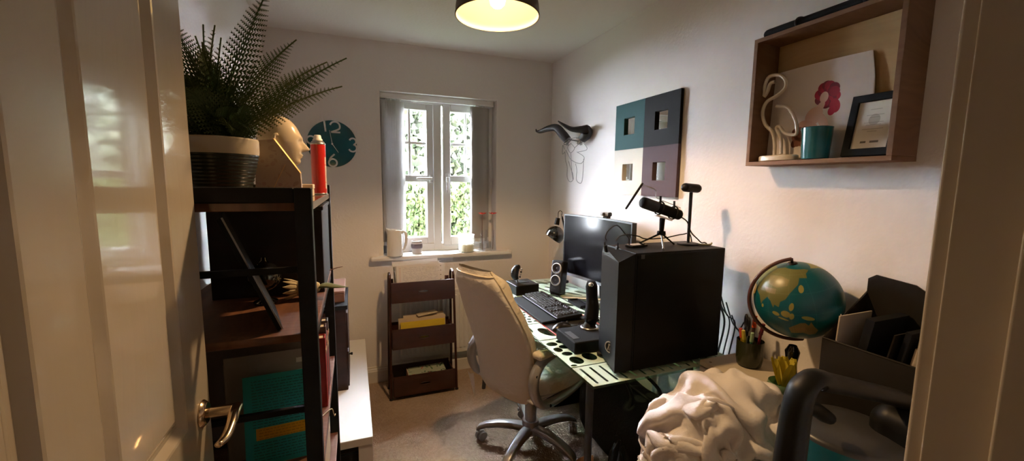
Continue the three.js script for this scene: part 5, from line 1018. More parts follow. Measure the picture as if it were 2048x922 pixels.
{
  // generic printed card: a pale figure with red hair beside a brown shape
  const art = print(640, 640, (g, w, h) => {
    g.fillStyle = '#e9e2df'; g.fillRect(0, 0, w, h);
    const soft = (c, x, y, rx, ry, rot = 0) => { g.fillStyle = c; g.beginPath(); g.ellipse(x, y, rx, ry, rot, 0, 7); g.fill(); };
    for (let i = 0; i < 26; i++) { const q = i / 26 * 6.283; soft(['#7d0f26', '#93122c', '#a5142f', '#6c0d20'][i % 4], 392 + Math.cos(q) * 52 * (0.6 + 0.4 * (i % 3) / 2), 222 + Math.sin(q) * 60 * (0.6 + 0.4 * (i % 2)), 30, 32, q); }
    soft('#a5142f', 440, 300, 30, 46, -0.2); soft('#b01634', 425, 330, 22, 30, 0.2);
    soft('#dcb9a9', 372, 236, 26, 36, 0.15); soft('#dcb9a9', 352, 300, 22, 46, 0.5); soft('#d8b2a1', 320, 350, 52, 62, 0.6); soft('#d8b2a1', 380, 390, 26, 66, -0.5); soft('#d3aa98', 290, 415, 70, 38, 0.4);
    for (let i = 0; i < 12; i++) soft(['#7c4a38', '#8a5845', '#6e3f30'][i % 3], 215 + (i % 4) * 26, 440 + Math.floor(i / 4) * 40, 30, 24, i);
  });
  const rows = [...Array(13).keys()].map((k) => [...Array(13).keys()].map((j) => { const u = j / 12, v = k / 12; return V(0.002 + 0.022 * Math.pow(u - 0.5, 2) * 2 - v * 0.0, v * 0.325, -0.165 + u * (0.30 + 0.028 * Math.sin(v * 2.6 + 0.3))); }));
  const g = loft(rows, false), uv = []; for (let k = 0; k < 13; k++) for (let j = 0; j < 13; j++) uv.push(j / 12, k / 12);
  g.setAttribute('uv', new THREE.Float32BufferAttribute(uv, 2));
  const back = g.clone().translate(0.003, 0, 0);
  const m = single('art_print', 'curved white card print of a red haired figure standing in the box shelf', 'print', [g, back], mat(0xffffff, 0.7, { map: art, side: THREE.DoubleSide }), { keep: true });
  m.position.set(1.457, SF + 0.002, -0.962); m.rotation.z = rad(-3);
}
{
  const t = thing('plant_pot', 'small glossy teal pot standing on the box shelf', 'pot', [1.412, SF + 0.0005, 0.912]);
  part(t, 'pot', L([[0, 0], [0.034, 0], [0.038, 0.003], [0.0435, 0.098], [0.0445, 0.1], [0.043, 0.102], [0.0405, 0.098], [0.036, 0.012], [0, 0.01]], 40), phys(lin(0.012, 0.16, 0.20), 0.22, { clearcoat: 0.6 }), { keep: true });
  part(t, 'filling', [C(0.04, 0.039, 0.01, 0, 0.085, 0, 28)], mat(lin(0.05, 0.03, 0.02), 1));
}
{
  const cert = print(400, 520, (g, w, h) => { g.fillStyle = '#dcd8cf'; g.fillRect(0, 0, w, h); g.fillStyle = 'rgba(120,112,100,0.35)'; for (const [y, a, b] of [[90, 140, 260], [150, 110, 290], [175, 150, 250], [230, 100, 300], [255, 120, 280], [300, 90, 310], [325, 150, 250]]) g.fillRect(a, y, b - a, 8); g.beginPath(); g.arc(200, 205, 60, 0, 7); g.fill(); g.fillStyle = 'rgba(60,55,48,0.7)'; g.fillRect(100, 430, 60, 22); g.fillRect(200, 430, 90, 22); });
  const t = thing('photo_frame', 'black frame with a white certificate leaning in the box shelf', 'picture frame', [1.432, SF + 0.001, 0.775], -Math.PI / 2);
  const lean = new THREE.Group(); lean.name = 'frame_body'; lean.rotation.x = rad(-11); lean.position.set(0, 0.003, 0); t.add(lean);
  const s = poly([[-0.066, 0], [0.066, 0], [0.066, 0.185], [-0.066, 0.185]]); s.holes.push(new THREE.Path([[-0.048, 0.02], [-0.048, 0.165], [0.048, 0.165], [0.048, 0.02]].map(([a, b]) => new THREE.Vector2(a, b))));
  part(lean, 'frame', [EX(s, 0.011, 0.001)], M.blackMatte);
  const pg = new THREE.PlaneGeometry(0.098, 0.147).translate(0, 0.0925, 0.005);
  part(lean, 'certificate', [pg], mat(0xffffff, 0.7, { map: cert }), { keep: true });
  part(lean, 'backing', [B(0.128, 0.18, 0.003, 0, 0.0925, 0.0025)], M.blackMatte);
}
{
  const t = thing('tripod_bag', 'long black case lying on top of the box shelf', 'case', [1.445, ST + 0.001, 0.915], rad(0));
  part(t, 'case', [at(new THREE.CapsuleGeometry(0.02, 0.42, 10, 24).rotateX(Math.PI / 2).scale(1.6, 1, 1), 0, 0.0205, 0)], M.blackMatte);
  part(t, 'strap', [at(new THREE.TorusGeometry(0.021, 0.003, 8, 30).scale(1.6, 1.0, 1), 0, 0.0215, -0.1), at(new THREE.TorusGeometry(0.021, 0.003, 8, 30).scale(1.6, 1.0, 1), 0, 0.0215, 0.1)], M.darkGrey);
}

// ---------------------------------------------------------------- cabinet and its things
const CY = 0.78, CX0 = 1.245, CD0 = 0.34, CD1 = 1.166;
{
  const t = thing('drawer_cabinet', 'beige drawer cabinet with cut-out handles against the right wall', 'cabinet', [(CX0 + XR) / 2, 0, (CD0 + CD1) / 2]);
  const w = XR - 0.003 - CX0, l = CD1 - CD0, z1 = l / 2;
  part(t, 'top', [B(w, 0.02, l, 0, CY - 0.01, 0, 0.002)], M.cabinet);
  part(t, 'end_panel', [B(w - 0.02, CY - 0.022, 0.018, 0.01, (CY - 0.022) / 2, z1 - 0.009)], M.cabinet);
  part(t, 'end_panel', [B(w - 0.02, CY - 0.022, 0.018, 0.01, (CY - 0.022) / 2, -z1 + 0.009)], M.cabinet);
  part(t, 'back', [B(0.006, CY - 0.03, l - 0.04, w / 2 - 0.004, (CY - 0.03) / 2, 0)], M.cabinet);
  part(t, 'plinth', [B(0.016, 0.05, l - 0.04, -w / 2 + 0.03, 0.025, 0)], M.cabinet);
  const L2 = (l - 0.006) / 2;
  for (const [k, zc] of [[0, -L2 / 2 - 0.001], [1, L2 / 2 + 0.001]]) for (let r = 0; r < 3; r++) {
    const h = 0.23, y0 = CY - 0.0225 - (r + 1) * (h + 0.004), s = poly([[-L2 / 2, 0], [L2 / 2, 0], [L2 / 2, h], [-L2 / 2, h]]);
    const c = L2 / 2 - 0.09, a = k ? 0 : 0; s.holes.push(new THREE.Path([[c - 0.04, h - 0.065], [c - 0.04, h - 0.035], [c + 0.04, h - 0.035], [c + 0.04, h - 0.065]].map(([p, q]) => new THREE.Vector2(p, q))));
    part(t, 'drawer', [EX(s, 0.014, 0.001).rotateY(Math.PI / 2).translate(-w / 2 + 0.001, y0, zc), B(w - 0.06, h - 0.03, 0.01, 0.01, y0 + h / 2, zc + L2 / 2 - 0.02), B(w - 0.06, h - 0.03, 0.01, 0.01, y0 + h / 2, zc - L2 / 2 + 0.02), B(w - 0.06, 0.006, L2 - 0.05, 0.01, y0 + 0.012, zc), B(0.006, h - 0.03, L2 - 0.05, w / 2 - 0.03, y0 + h / 2, zc)], M.cabinet);
  }
  part(t, 'screw_cap', [C(0.005, 0.005, 0.0012, -w / 2 + 0.02, CY + 0.0002, -z1 + 0.033, 14)], mat(lin(0.25, 0.17, 0.1), 0.5));
}
{
  const map = print(1024, 512, (g, w, h) => {
    g.fillStyle = '#0d5d69'; g.fillRect(0, 0, w, h);
    const ll = ([lo, la]) => [(lo + 180) / 360 * w, (90 - la) / 180 * h];
    const land = (pts, c) => { g.fillStyle = c; g.beginPath(); pts.map(ll).forEach(([x, y], i) => (i ? g.lineTo(x, y) : g.moveTo(x, y))); g.closePath(); g.fill(); };
    land([[-10, 36], [-9, 44], [-2, 48], [5, 53], [10, 58], [18, 66], [30, 70], [60, 70], [90, 76], [130, 72], [170, 69], [178, 65], [160, 60], [155, 52], [140, 54], [135, 44], [128, 38], [121, 31], [115, 22], [108, 18], [106, 10], [100, 13], [98, 8], [94, 17], [88, 22], [80, 14], [77, 8], [72, 20], [62, 25], [56, 26], [50, 30], [43, 36], [35, 36], [28, 37], [20, 40], [12, 44], [3, 42], [-2, 36]], '#70723f');
    land([[70, 55], [100, 58], [120, 52], [118, 42], [100, 38], [80, 42]], '#857d4a'); land([[75, 36], [100, 36], [100, 28], [85, 28]], '#8c8056');
    land([[-17, 15], [-10, 30], [0, 36], [12, 35], [25, 32], [33, 30], [43, 12], [51, 11], [40, -5], [38, -18], [32, -28], [20, -35], [13, -22], [10, 0], [8, 5], [-8, 5]], '#857f48'); land([[35, 28], [45, 13], [55, 18], [57, 24], [48, 30]], '#bda35a');
    land([[114, -22], [122, -17], [130, -12], [136, -12], [140, -17], [143, -11], [147, -20], [153, -28], [150, -37], [141, -38], [132, -32], [124, -33], [115, -34]], '#857646'); land([[122, -22], [135, -20], [138, -28], [125, -29]], '#917a4c');
    for (const [lo, la, rx, ry] of [[101, 0, 5, 3], [114, 1, 6, 5], [121, -2, 3, 5], [140, -5, 8, 3], [122, 12, 3, 6], [138, 37, 4, 6], [110, -7, 7, 1.5], [173, -41, 3, 5], [80, 7, 2, 3], [47, -19, 3, 7]]) { const [x, y] = ll([lo, la]); g.fillStyle = '#a39a50'; g.beginPath(); g.ellipse(x, y, rx * w / 360, ry * h / 180, 0.3, 0, 7); g.fill(); }
    land([[-168, 66], [-140, 70], [-95, 72], [-80, 62], [-60, 52], [-70, 44], [-80, 32], [-82, 26], [-97, 26], [-95, 17], [-84, 10], [-105, 22], [-118, 33], [-125, 45], [-140, 58]], '#98954a'); land([[-78, 8], [-60, 8], [-50, 0], [-35, -7], [-40, -22], [-55, -35], [-68, -54], [-73, -45], [-70, -18], [-80, -4]], '#8f9a48');
    g.fillStyle = '#d8d6cc'; g.fillRect(0, h - 40, w, 40); land([[-55, 82], [-20, 82], [-22, 70], [-43, 60], [-52, 68]], '#d8d6cc');
    g.strokeStyle = 'rgba(220,230,220,0.22)'; g.lineWidth = 1; for (let i = 0; i <= 12; i++) { g.beginPath(); g.moveTo(i * w / 12, 0); g.lineTo(i * w / 12, h); g.stroke(); } for (let i = 1; i < 6; i++) { g.beginPath(); g.moveTo(0, i * h / 6); g.lineTo(w, i * h / 6); g.stroke(); }
  });
  const t = thing('globe', 'desk globe with teal oceans on a dark stand', 'globe', [1.355, CY + 0.0005, 0.888]);
  const cy = 0.307, R = 0.125;
  const head = new THREE.Group(); head.name = 'ball'; head.position.set(0, cy, 0); head.rotation.set(rad(-3), 0, rad(14)); t.add(head);
  const g = new THREE.SphereGeometry(R, 64, 48); g.rotateY(rad(86));
  part(head, 'sphere', [g], phys(0xffffff, 0.35, { map: map }), { keep: true, label: 'printed globe map' });
  part(head, 'pole_cap', [C(0.012, 0.016, 0.006, 0, R + 0.001, 0, 20), C(0.012, 0.016, 0.006, 0, -R - 0.001, 0, 20), C(0.004, 0.004, 0.02, 0, R + 0.008, 0, 10), C(0.004, 0.004, 0.02, 0, -R - 0.008, 0, 10)], M.blackPlastic);
  // half meridian on the side towards the window
  const my = rad(142), arm = [...Array(17).keys()].map((i) => { const a = rad(90 - i / 16 * 180); return [Math.cos(a) * (R + 0.016) * Math.cos(my), Math.sin(a) * (R + 0.016), -Math.cos(a) * (R + 0.016) * Math.sin(my)]; });
  part(head, 'meridian', [T(arm, 0.0062, 60, 8)], phys(lin(0.10, 0.04, 0.03), 0.35), { label: 'brown half ring' });
  part(t, 'stand', [L([[0, 0], [0.045, 0], [0.046, 0.006], [0.042, 0.014], [0.03, 0.024], [0.02, 0.04], [0.016, 0.09], [0.022, 0.13], [0.012, 0.15]], 36)], M.blackGloss, { keep: true });
}
{
  const t = thing('pen_pot', 'dark green glass pot full of pens beside the globe', 'pen pot', [1.385, CY + 0.0005, 1.065]);
  part(t, 'pot', L([[0, 0], [0.036, 0], [0.042, 0.006], [0.046, 0.03], [0.047, 0.098], [0.0455, 0.099], [0.0445, 0.03], [0.04, 0.01], [0, 0.006]], 36), phys(lin(0.05, 0.055, 0.02), 0.15, { transmission: 0.35, thickness: 0, side: THREE.DoubleSide }), { keep: true });
  const stick = (name, label, cat, col, a, h, r, tipc) => {
    const q = thing(name, label, cat, [1.385, CY + 0.008, 1.065], a), top = V(0.034, h, 0);
    part(q, 'barrel', [rod(V(0.018, 0.004, 0), top, r)], mat(col, 0.4));
    part(q, 'cap', [rod(top.clone().lerp(V(0.018, 0, 0), 0.2), top.clone().add(V(0.004, 0.012, 0)), r * 1.35, r * 1.1)], mat(tipc, 0.4));
  };
  stick('marker_pen', 'marker pen with the topmost orange cap in the pen pot', 'pen', lin(0.05, 0.02, 0.02), 0.4, 0.165, 0.006, lin(0.75, 0.10, 0.02));
  stick('marker_pen', 'marker pen with the lower orange cap in the pen pot', 'pen', lin(0.5, 0.3, 0.02), 1.9, 0.115, 0.006, lin(0.75, 0.09, 0.02));
  stick('marker_pen', 'yellow marker pen in the pen pot', 'pen', lin(0.6, 0.5, 0.03), 3.05, 0.12, 0.0055, lin(0.62, 0.52, 0.06));
  stick('marker_pen', 'green capped pen at the left rim of the pen pot', 'pen', lin(0.05, 0.2, 0.12), 3.9, 0.12, 0.005, lin(0.35, 0.55, 0.35));
  stick('marker_pen', 'dark red pen in the middle of the pen pot', 'pen', lin(0.16, 0.01, 0.02), 5.3, 0.15, 0.0055, lin(0.16, 0.01, 0.02));
  const s = thing('scissors', 'black handled scissors standing in the pen pot', 'scissors', [1.385, CY + 0.01, 1.065], rad(50));
  part(s, 'blade', [B(0.009, 0.11, 0.002, -0.006, 0.055, -0.014)], M.steel);
  part(s, 'blade', [B(0.009, 0.11, 0.002, 0.006, 0.055, -0.017)], M.steel);
  for (const k of [-1, 1]) part(s, 'handle', [at(new THREE.TorusGeometry(0.018, 0.0045, 8, 26).scale(0.85, 1.25, 1), k * 0.02, 0.155, -0.0155), rod(V(k * 0.006, 0.105, -0.0155), V(k * 0.014, 0.137, -0.0155), 0.0045)], M.blackPlastic);
}
{
  const t = thing('glass_bowl', 'small green glass bowl in front of the globe', 'bowl', [1.278, CY + 0.0005, 0.856]);
  part(t, 'bowl', L([[0, 0], [0.02, 0], [0.024, 0.003], [0.04, 0.018], [0.046, 0.036], [0.043, 0.05], [0.0415, 0.05], [0.044, 0.036], [0.038, 0.02], [0.02, 0.006], [0, 0.006]], 36), phys(lin(0.35, 0.55, 0.35), 0.1, { transmission: 0.6, thickness: 0, side: THREE.DoubleSide }), { keep: true });
  const y = thing('yellow_flower', 'yellow paper flower standing in the green glass bowl', 'flower', [1.278, CY + 0.009, 0.856]);
  const pm = phys(lin(0.62, 0.52, 0.04), 0.7, { transmission: 0.15, thickness: 0, side: THREE.DoubleSide });
  part(y, 'stem', [C(0.006, 0.008, 0.05, 0, 0.026, 0, 10)], mat(lin(0.3, 0.35, 0.05), 0.7));
  for (let i = 0; i < 9; i++) { const a = i / 9 * 6.283; part(y, 'petal', [at(loft([...Array(7).keys()].map((k) => { const v = k / 6; return [...Array(7).keys()].map((j) => { const u = (j / 6 - 0.5) * 2; return V(0.008 + 0.026 * v + 0.006 * u * u, 0.03 + 0.085 * v, u * 0.018 * Math.sin(0.5 + v * 2.2)); }); }), false), 0, 0, 0, 0, a, (i % 3) * 0.08)], pm); }
}
{ // open-topped letter file with papers
  const t = thing('letter_file', 'dark smoked plastic file holder full of papers beside the globe', 'file holder', [1.375, CY + 0.0005, 0.635], 0);
  const sm = phys(lin(0.024, 0.020, 0.016), 0.3, { transmission: 0.15, thickness: 0, specularIntensity: 0.6 });
  const hw = 0.095, hl = 0.12;
  part(t, 'front_wall', [B(0.004, 0.235, hl * 2, -hw, 0.1175, 0, 0.001)], sm);
  part(t, 'front_rim', [B(0.006, 0.005, hl * 2, -hw, 0.2355, 0, 0.001)], sm);
  part(t, 'back_wall', [at(EX(poly([[-hl, 0], [hl, 0], [hl, 0.40], [hl - 0.02, 0.415], [0.005, 0.405], [-0.02, 0.39], [-0.1, 0.40], [-hl + 0.01, 0.39], [-hl, 0.36]]), 0.004), hw - 0.004, 0, 0, 0, Math.PI / 2, 0)], sm);
  for (const z of [-hl, hl]) part(t, 'end_wall', [EX(poly([[-hw, 0], [hw, 0], [hw, 0.36], [-hw, 0.235]]), 0.004).translate(0, 0, z - 0.002)], sm);
  part(t, 'divider', [at(B(0.19, 0.3, 0.004, 0, 0.15, 0, 0.001), 0, 0.006, 0.0, rad(9))], sm);
  part(t, 'base', [B(hw * 2, 0.004, hl * 2, 0, 0.002, 0)], sm);
  const doc = (name, label, cat, m, w, h, z, lean, x = 0, th = 0.004) => { const q = thing(name, label, cat, [1.375 + x, CY + 0.008, 0.635 - z]); part(q, 'sheet', [at(B(w, h, th, 0, h / 2, 0, 0.001), 0, 0, 0, rad(lean), 0, 0)], m); return q; };
  const pale = mat(lin(0.62, 0.54, 0.47), 0.8);
  const q = doc('paper_bundle', 'pale paper bundle with a folded corner at the globe end of the file holder', 'paper', pale, 0.15, 0.30, -0.104, 2);
  part(q, 'folded_corner', [at(EX(poly([[0, 0], [0.07, 0], [0.0, 0.07]]), 0.0015), -0.07, 0.235, 0.006, rad(3), 0, 0)], mat(lin(0.70, 0.60, 0.5), 0.8));
  doc('folder', 'thick black folder just behind the pale bundle in the file holder', 'folder', M.blackMatte, 0.16, 0.315, -0.062, 8, 0.005, 0.022);
  doc('folder', 'black folder in the middle of the file holder', 'folder', M.blackMatte, 0.16, 0.31, 0.02, 9, 0.0, 0.014);
  const mg = doc('magazine', 'rolled pale magazine leaning in the file holder', 'magazine', pale, 0.12, 0.27, 0.045, 8, -0.01, 0.008);
  part(mg, 'cover_picture', [at(B(0.07, 0.12, 0.001, 0, 0.1, 0.0048), 0, 0, 0, rad(8), 0, 0)], mat(lin(0.10, 0.05, 0.03), 0.6));
  doc('paper_bundle', 'beige document wallet at the door end of the file holder', 'paper', mat(lin(0.42, 0.36, 0.27), 0.7), 0.165, 0.34, 0.08, 3, 0.0, 0.012);
}

// ---------------------------------------------------------------- vacuum cleaner in the right foreground
{
  const t = thing('vacuum_cleaner', 'black upright vacuum cleaner with a teal dust canister in the right foreground', 'vacuum cleaner', [1.02, 0, 0.53]);
  const P = (x, y, d) => V(x - 1.02, y, -(d - 0.53)), bp = phys(lin(0.009, 0.009, 0.009), 0.42, { specularIntensity: 0.5 });
  part(t, 'floor_head', [B(0.3, 0.07, 0.26, 0.02, 0.04, 0.02, 0.025, 4)], bp);
  for (const x of [-0.13, 0.17]) part(t, 'wheel', [at(C(0.03, 0.03, 0.02, 0, 0, 0, 24), x, 0.03, -0.09, 0, 0, Math.PI / 2)], M.rubber);
  part(t, 'body', [B(0.2, 0.62, 0.1, 0.06, 0.36, -0.02, 0.03, 4)], bp);
  const teal = phys(lin(0.012, 0.12, 0.14), 0.25);
  part(t, 'dust_canister', [L([[0, 0.42], [0.1, 0.42], [0.108, 0.43], [0.113, 0.83], [0.117, 0.872], [0.113, 0.882]], 48).translate(0.06, 0, -0.035)], teal, { keep: true, label: 'teal dust canister' });
  part(t, 'canister_lid', [L([[0.115, 0.876], [0.114, 0.884], [0.105, 0.89], [0.07, 0.896], [0, 0.898]], 48).translate(0.06, 0, -0.035)], phys(lin(0.045, 0.045, 0.045), 0.35), { keep: true, label: 'grey dished lid' });
  // handle frame: stout left bar, sloping top bar, right housing
  part(t, 'handle_frame', [taper([P(0.775, 0.62, 0.5), P(0.778, 0.8, 0.5), P(0.785, 0.95, 0.5), P(0.795, 1.05, 0.5), P(0.825, 1.082, 0.5), P(0.885, 1.066, 0.5), P(1.0, 1.03, 0.5), P(1.12, 0.99, 0.5), P(1.205, 0.955, 0.5)], [0.03, 0.029, 0.028, 0.026, 0.026, 0.023, 0.022, 0.023, 0.025], 16, 70, 0.85)], bp);
  part(t, 'handle_foot', [taper([P(0.775, 0.66, 0.5), P(0.80, 0.6, 0.51), P(0.88, 0.55, 0.53), P(0.98, 0.52, 0.55)], [0.03, 0.032, 0.034, 0.03], 14, 24)], bp);
  part(t, 'motor_housing', [at(B(0.12, 0.42, 0.13, 0, 0, 0, 0.045, 5), P(1.17, 0.75, 0.49).x, 0.75, P(1.17, 0.75, 0.49).z), ], bp);
  part(t, 'crevice_tool', [taper([P(0.86, 1.0, 0.54), P(0.91, 0.985, 0.545), P(0.96, 0.955, 0.55), P(0.985, 0.94, 0.55)], [0.012, 0.016, 0.016, 0.013], 12, 20)], bp);
  part(t, 'hose', [T([P(0.80, 0.98, 0.52), P(0.855, 0.965, 0.54), P(0.885, 0.93, 0.55), P(0.89, 0.88, 0.555), P(0.87, 0.83, 0.55), P(0.83, 0.80, 0.53), P(0.80, 0.79, 0.515)], 0.008, 50, 10)], M.darkGrey);
}
// ---------------------------------------------------------------- white cloth heaped on a basket
{
  const b = thing('laundry_basket', 'beige fabric laundry basket under the heap of white cloth', 'basket', [1.01, 0, 0.86]);
  const fb = mat(lin(0.35, 0.29, 0.22), 0.9, { bumpMap: fine, bumpScale: 0.002 });
  const rows = [[0.0, 0.12], [0.02, 0.125], [0.3, 0.125], [0.46, 0.128]].map(([y, r]) => [...Array(40).keys()].map((j) => { const a = j / 40 * 6.283, c = Math.cos(a), s = Math.sin(a); return V(Math.sign(c) * Math.pow(Math.abs(c), 0.7) * r * 1.1, y, Math.sign(s) * Math.pow(Math.abs(s), 0.7) * r * 0.9); }));
  part(b, 'body', [loft(rows), B(0.28, 0.006, 0.22, 0, 0.004, 0)], (fb.side = THREE.DoubleSide, fb));
  part(b, 'rim', [new THREE.TubeGeometry(curve(rows[3].filter((_, i) => i % 2 === 0), true), 80, 0.008, 8, true)], fb);
  const t = thing('white_cloth', 'crumpled white cloth heaped in front of the beige cabinet', 'cloth', [1.01, 0.665, 0.86]);
  // a sheet far too large for the pile under it: points on springs buckle into folds as they settle
  const N = 104, p = new Float32Array(N * N * 3), q = new Float32Array(N * N * 3), id = (i, j) => (i * N + j) * 3;
  const lumps = [[0, 0, 0, 0.205, 0.205, 0.145], [-0.105, 0.115, 0.045, 0.075, 0.085, 0.075], [0.045, 0.12, 0.02, 0.085, 0.10, 0.075], [0.14, 0.07, 0.04, 0.075, 0.105, 0.075], [-0.16, 0.04, 0.05, 0.075, 0.09, 0.075]];
  for (let i = 0; i < N; i++) for (let j = 0; j < N; j++) {
    const k = id(i, j), u = 2 * i / (N - 1) - 1, v = 2 * j / (N - 1) - 1, r = Math.hypot(u, v) + 1e-6, th = r * rad(82), tw = 0.5 * Math.exp(-r * r * 2), c = (u * Math.cos(tw) - v * Math.sin(tw)) / r, s = (u * Math.sin(tw) + v * Math.cos(tw)) / r;
    const g = 1.14 + 0.34 * (vnoise(i / N, j / N, 7, 7, 71) - 0.5) + 0.36 * (vnoise(i / N, j / N, 15, 15, 75) - 0.5), down = Math.max(0, th - 1.5) * 0.2;
    p[k] = Math.sin(Math.min(th, 1.57)) * c * 0.215 * g; p[k + 1] = Math.cos(Math.min(th, 1.57)) * 0.215 * g - down; p[k + 2] = Math.sin(Math.min(th, 1.57)) * s * 0.155 * g;
  }
  q.set(p);
  const held = []; for (let i = 0; i < N; i++) for (let j = 0; j < N; j++) if (i < 2 || j < 2 || i > N - 3 || j > N - 3) held.push([id(i, j), ...p.subarray(id(i, j), id(i, j) + 3)]);
  const links = [], tie = (A, Bq, slack, st) => links.push(A, Bq, Math.hypot(p[A] - p[Bq], p[A + 1] - p[Bq + 1], p[A + 2] - p[Bq + 2]) * slack, st);
  for (let i = 0; i < N; i++) for (let j = 0; j < N; j++) {
    const sl = 1.6; if (i + 1 < N) tie(id(i, j), id(i + 1, j), sl, 1); if (j + 1 < N) tie(id(i, j), id(i, j + 1), sl, 1);
    if (i + 1 < N && j + 1 < N) { tie(id(i, j), id(i + 1, j + 1), sl, 0.5); tie(id(i + 1, j), id(i, j + 1), sl, 0.5); }
    if (i + 4 < N) tie(id(i, j), id(i + 4, j), sl * 0.95, 0.12); if (j + 4 < N) tie(id(i, j), id(i, j + 4), sl * 0.95, 0.12);
  }
  for (let s = 0; s < 120; s++) {
    for (let k = 0; k < p.length; k += 3) for (let c = 0; c < 3; c++) { const x = p[k + c], vel = (x - q[k + c]) * 0.93; q[k + c] = x; p[k + c] = x + vel + (c === 1 ? -0.00022 : 0); }
    for (let it = 0; it < 6; it++) for (let l = 0; l < links.length; l += 4) {
      const A = links[l], Bq = links[l + 1], r = links[l + 2], st = links[l + 3], dx = p[Bq] - p[A], dy = p[Bq + 1] - p[A + 1], dz = p[Bq + 2] - p[A + 2], dd = Math.sqrt(dx * dx + dy * dy + dz * dz) + 1e-9;
      if (st < 0.2 && dd > r) continue;                              // bending springs only push
      const f = (dd - r) / dd * 0.5 * st * Math.min(1, 0.15 + s / 40); p[A] += dx * f; p[A + 1] += dy * f; p[A + 2] += dz * f; p[Bq] -= dx * f; p[Bq + 1] -= dy * f; p[Bq + 2] -= dz * f;
    }
    for (const [k, x, y, z] of held) { p[k] = x; p[k + 1] = y - Math.min(s, 60) * 0.0006; p[k + 2] = z; }
    for (let k = 0; k < p.length; k += 3) {
      for (const [cx, cy, cz, ax, ay, az] of lumps) { const x = (p[k] - cx) / ax, y = (p[k + 1] - cy) / ay, z = (p[k + 2] - cz) / az, r = Math.sqrt(x * x + y * y + z * z); if (r < 1) { p[k] = cx + x / r * ax; p[k + 1] = cy + y / r * ay; p[k + 2] = cz + z / r * az; for (let c = 0; c < 3; c++) q[k + c] = p[k + c]; } }
      { const ox = p[k] / 0.262, oy = p[k + 1] / 0.27, oz = p[k + 2] / 0.19, r = Math.sqrt(ox * ox + Math.max(0, oy) * oy + oz * oz); if (r > 1) { p[k] /= r; p[k + 2] /= r; if (oy > 0) p[k + 1] /= r; for (let c = 0; c < 3; c++) q[k + c] = lerp(q[k + c], p[k + c], 0.5); } }
      if (p[k] > 0.22) p[k] = 0.22;                                 // the cabinet's front
      if (p[k + 2] > 0.23) p[k + 2] = 0.23;
    }
  }
  const rowsH = [...Array(N).keys()].map((i) => [...Array(N).keys()].map((j) => { const k = id(i, j); return V(p[k], p[k + 1], p[k + 2]); }));
  const cm = M.cloth; cm.side = THREE.DoubleSide;
  part(t, 'heap', [loft(rowsH, false)], cm);
}
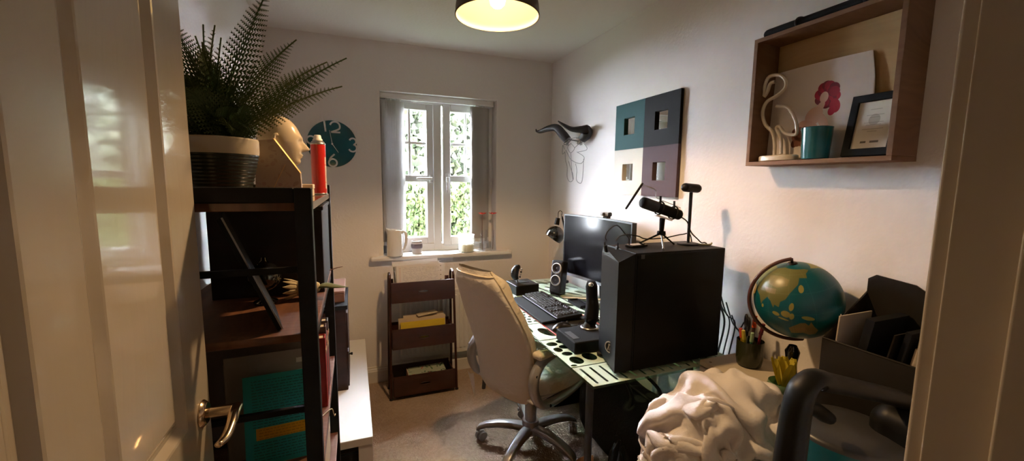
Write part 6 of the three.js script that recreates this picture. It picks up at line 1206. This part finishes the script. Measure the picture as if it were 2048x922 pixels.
// ---------------------------------------------------------------- things pushed under the desk
{
  const h = thing('holdall', 'black fabric holdall pushed under the desk', 'bag', [1.325, 0, 1.70], rad(90));
  const fab = mat(lin(0.010, 0.010, 0.012), 0.9, { bumpMap: fine, bumpScale: 0.002 });
  part(h, 'body', [loft([...Array(19).keys()].map((i) => { const u = i / 18, x = lerp(-0.33, 0.33, u), e = Math.pow(Math.max(0.03, 1 - Math.pow(Math.abs(2 * u - 1), 7)), 0.5); return [...Array(24).keys()].map((j) => { const a = j / 24 * 6.283, c = Math.cos(a), s = Math.sin(a); return V(x, 0.205 + Math.sign(s) * Math.pow(Math.abs(s), 0.7) * 0.2 * e * (1 + 0.03 * Math.sin(u * 17 + a * 3)), Math.sign(c) * Math.pow(Math.abs(c), 0.6) * 0.15 * e); }); }))], fab);
  for (const z of [-0.1, 0.1]) part(h, 'strap', [T([[-0.15, 0.37, z], [-0.13, 0.44, z * 0.8], [0, 0.48, z * 0.6], [0.13, 0.44, z * 0.8], [0.15, 0.37, z]], 0.009, 40, 8)], fab);
  part(h, 'zip', [B(0.5, 0.004, 0.012, 0, 0.409, 0)], M.darkGrey);
  const s = thing('speaker_box', 'black subwoofer box standing on the floor under the desk', 'speaker', [1.31, 0, 2.4]);
  part(s, 'case', [B(0.26, 0.36, 0.3, 0, 0.185, 0, 0.008)], M.blackMatte);
  part(s, 'front_cloth', [B(0.006, 0.33, 0.27, -0.132, 0.185, 0, 0.003)], fab);
  for (const x of [-0.1, 0.1]) for (const z of [-0.12, 0.12]) part(s, 'foot', [C(0.012, 0.012, 0.006, x, 0.003, z, 12)], M.rubber);
  const heap = (name, label, cat, mtl, [x, y, d], sx, sy, sz, sd) => { const o = single(name, label, cat, [loft([...Array(25).keys()].map((i) => { const v = i / 24 * Math.PI * 0.5; return [...Array(48).keys()].map((j) => { const a = j / 48 * 6.283, n = 1 + 0.35 * (fbm((j / 48) % 1, i / 25, 6, 4, sd, 3) - 0.5) + 0.08 * Math.sin(a * 5 + v * 6); return V(Math.cos(a) * Math.sin(v) * sx * n, Math.cos(v) * sy * n, Math.sin(a) * Math.sin(v) * sz * n); }); }))], mtl); o.position.set(x, y, -d); o.material.side = THREE.DoubleSide; return o; };
  heap('jeans', 'crumpled dark blue clothing heaped under the near end of the desk', 'clothing', mat(lin(0.012, 0.02, 0.055), 0.9, { bumpMap: fine, bumpScale: 0.002 }), [1.235, 0.002, 1.275], 0.11, 0.38, 0.075, 910);
  heap('dark_jumper', 'crumpled black jumper beside the blue clothing under the desk', 'clothing', mat(lin(0.009, 0.009, 0.010), 0.95), [1.0, 0.002, 1.31], 0.075, 0.36, 0.10, 940);
  const r = thing('leather_strap', 'curled tan leather strap on the floor under the desk', 'strap', [0.885, 0.0, 1.42]);
  part(r, 'strap', [loft([...Array(31).keys()].map((i) => { const u = i / 30, a = u * 7; const p = V(Math.cos(a) * 0.07 * (1 - u * 0.4), 0.02 + u * 0.28, Math.sin(a) * 0.06); return [V(p.x, p.y - 0.016, p.z), V(p.x * 1.03, p.y, p.z * 1.03), V(p.x, p.y + 0.016, p.z)]; }), false)], mat(lin(0.36, 0.19, 0.08), 0.5, { side: THREE.DoubleSide }));
  part(r, 'buckle', [at(new THREE.TorusGeometry(0.02, 0.003, 8, 24), 0.07, 0.025, 0, 0, Math.PI / 2, 0)], M.gold);
}

scene.traverse((o) => { if (o.isMesh) { o.castShadow = true; o.receiveShadow = true; } });
renderer.render(scene, camera);
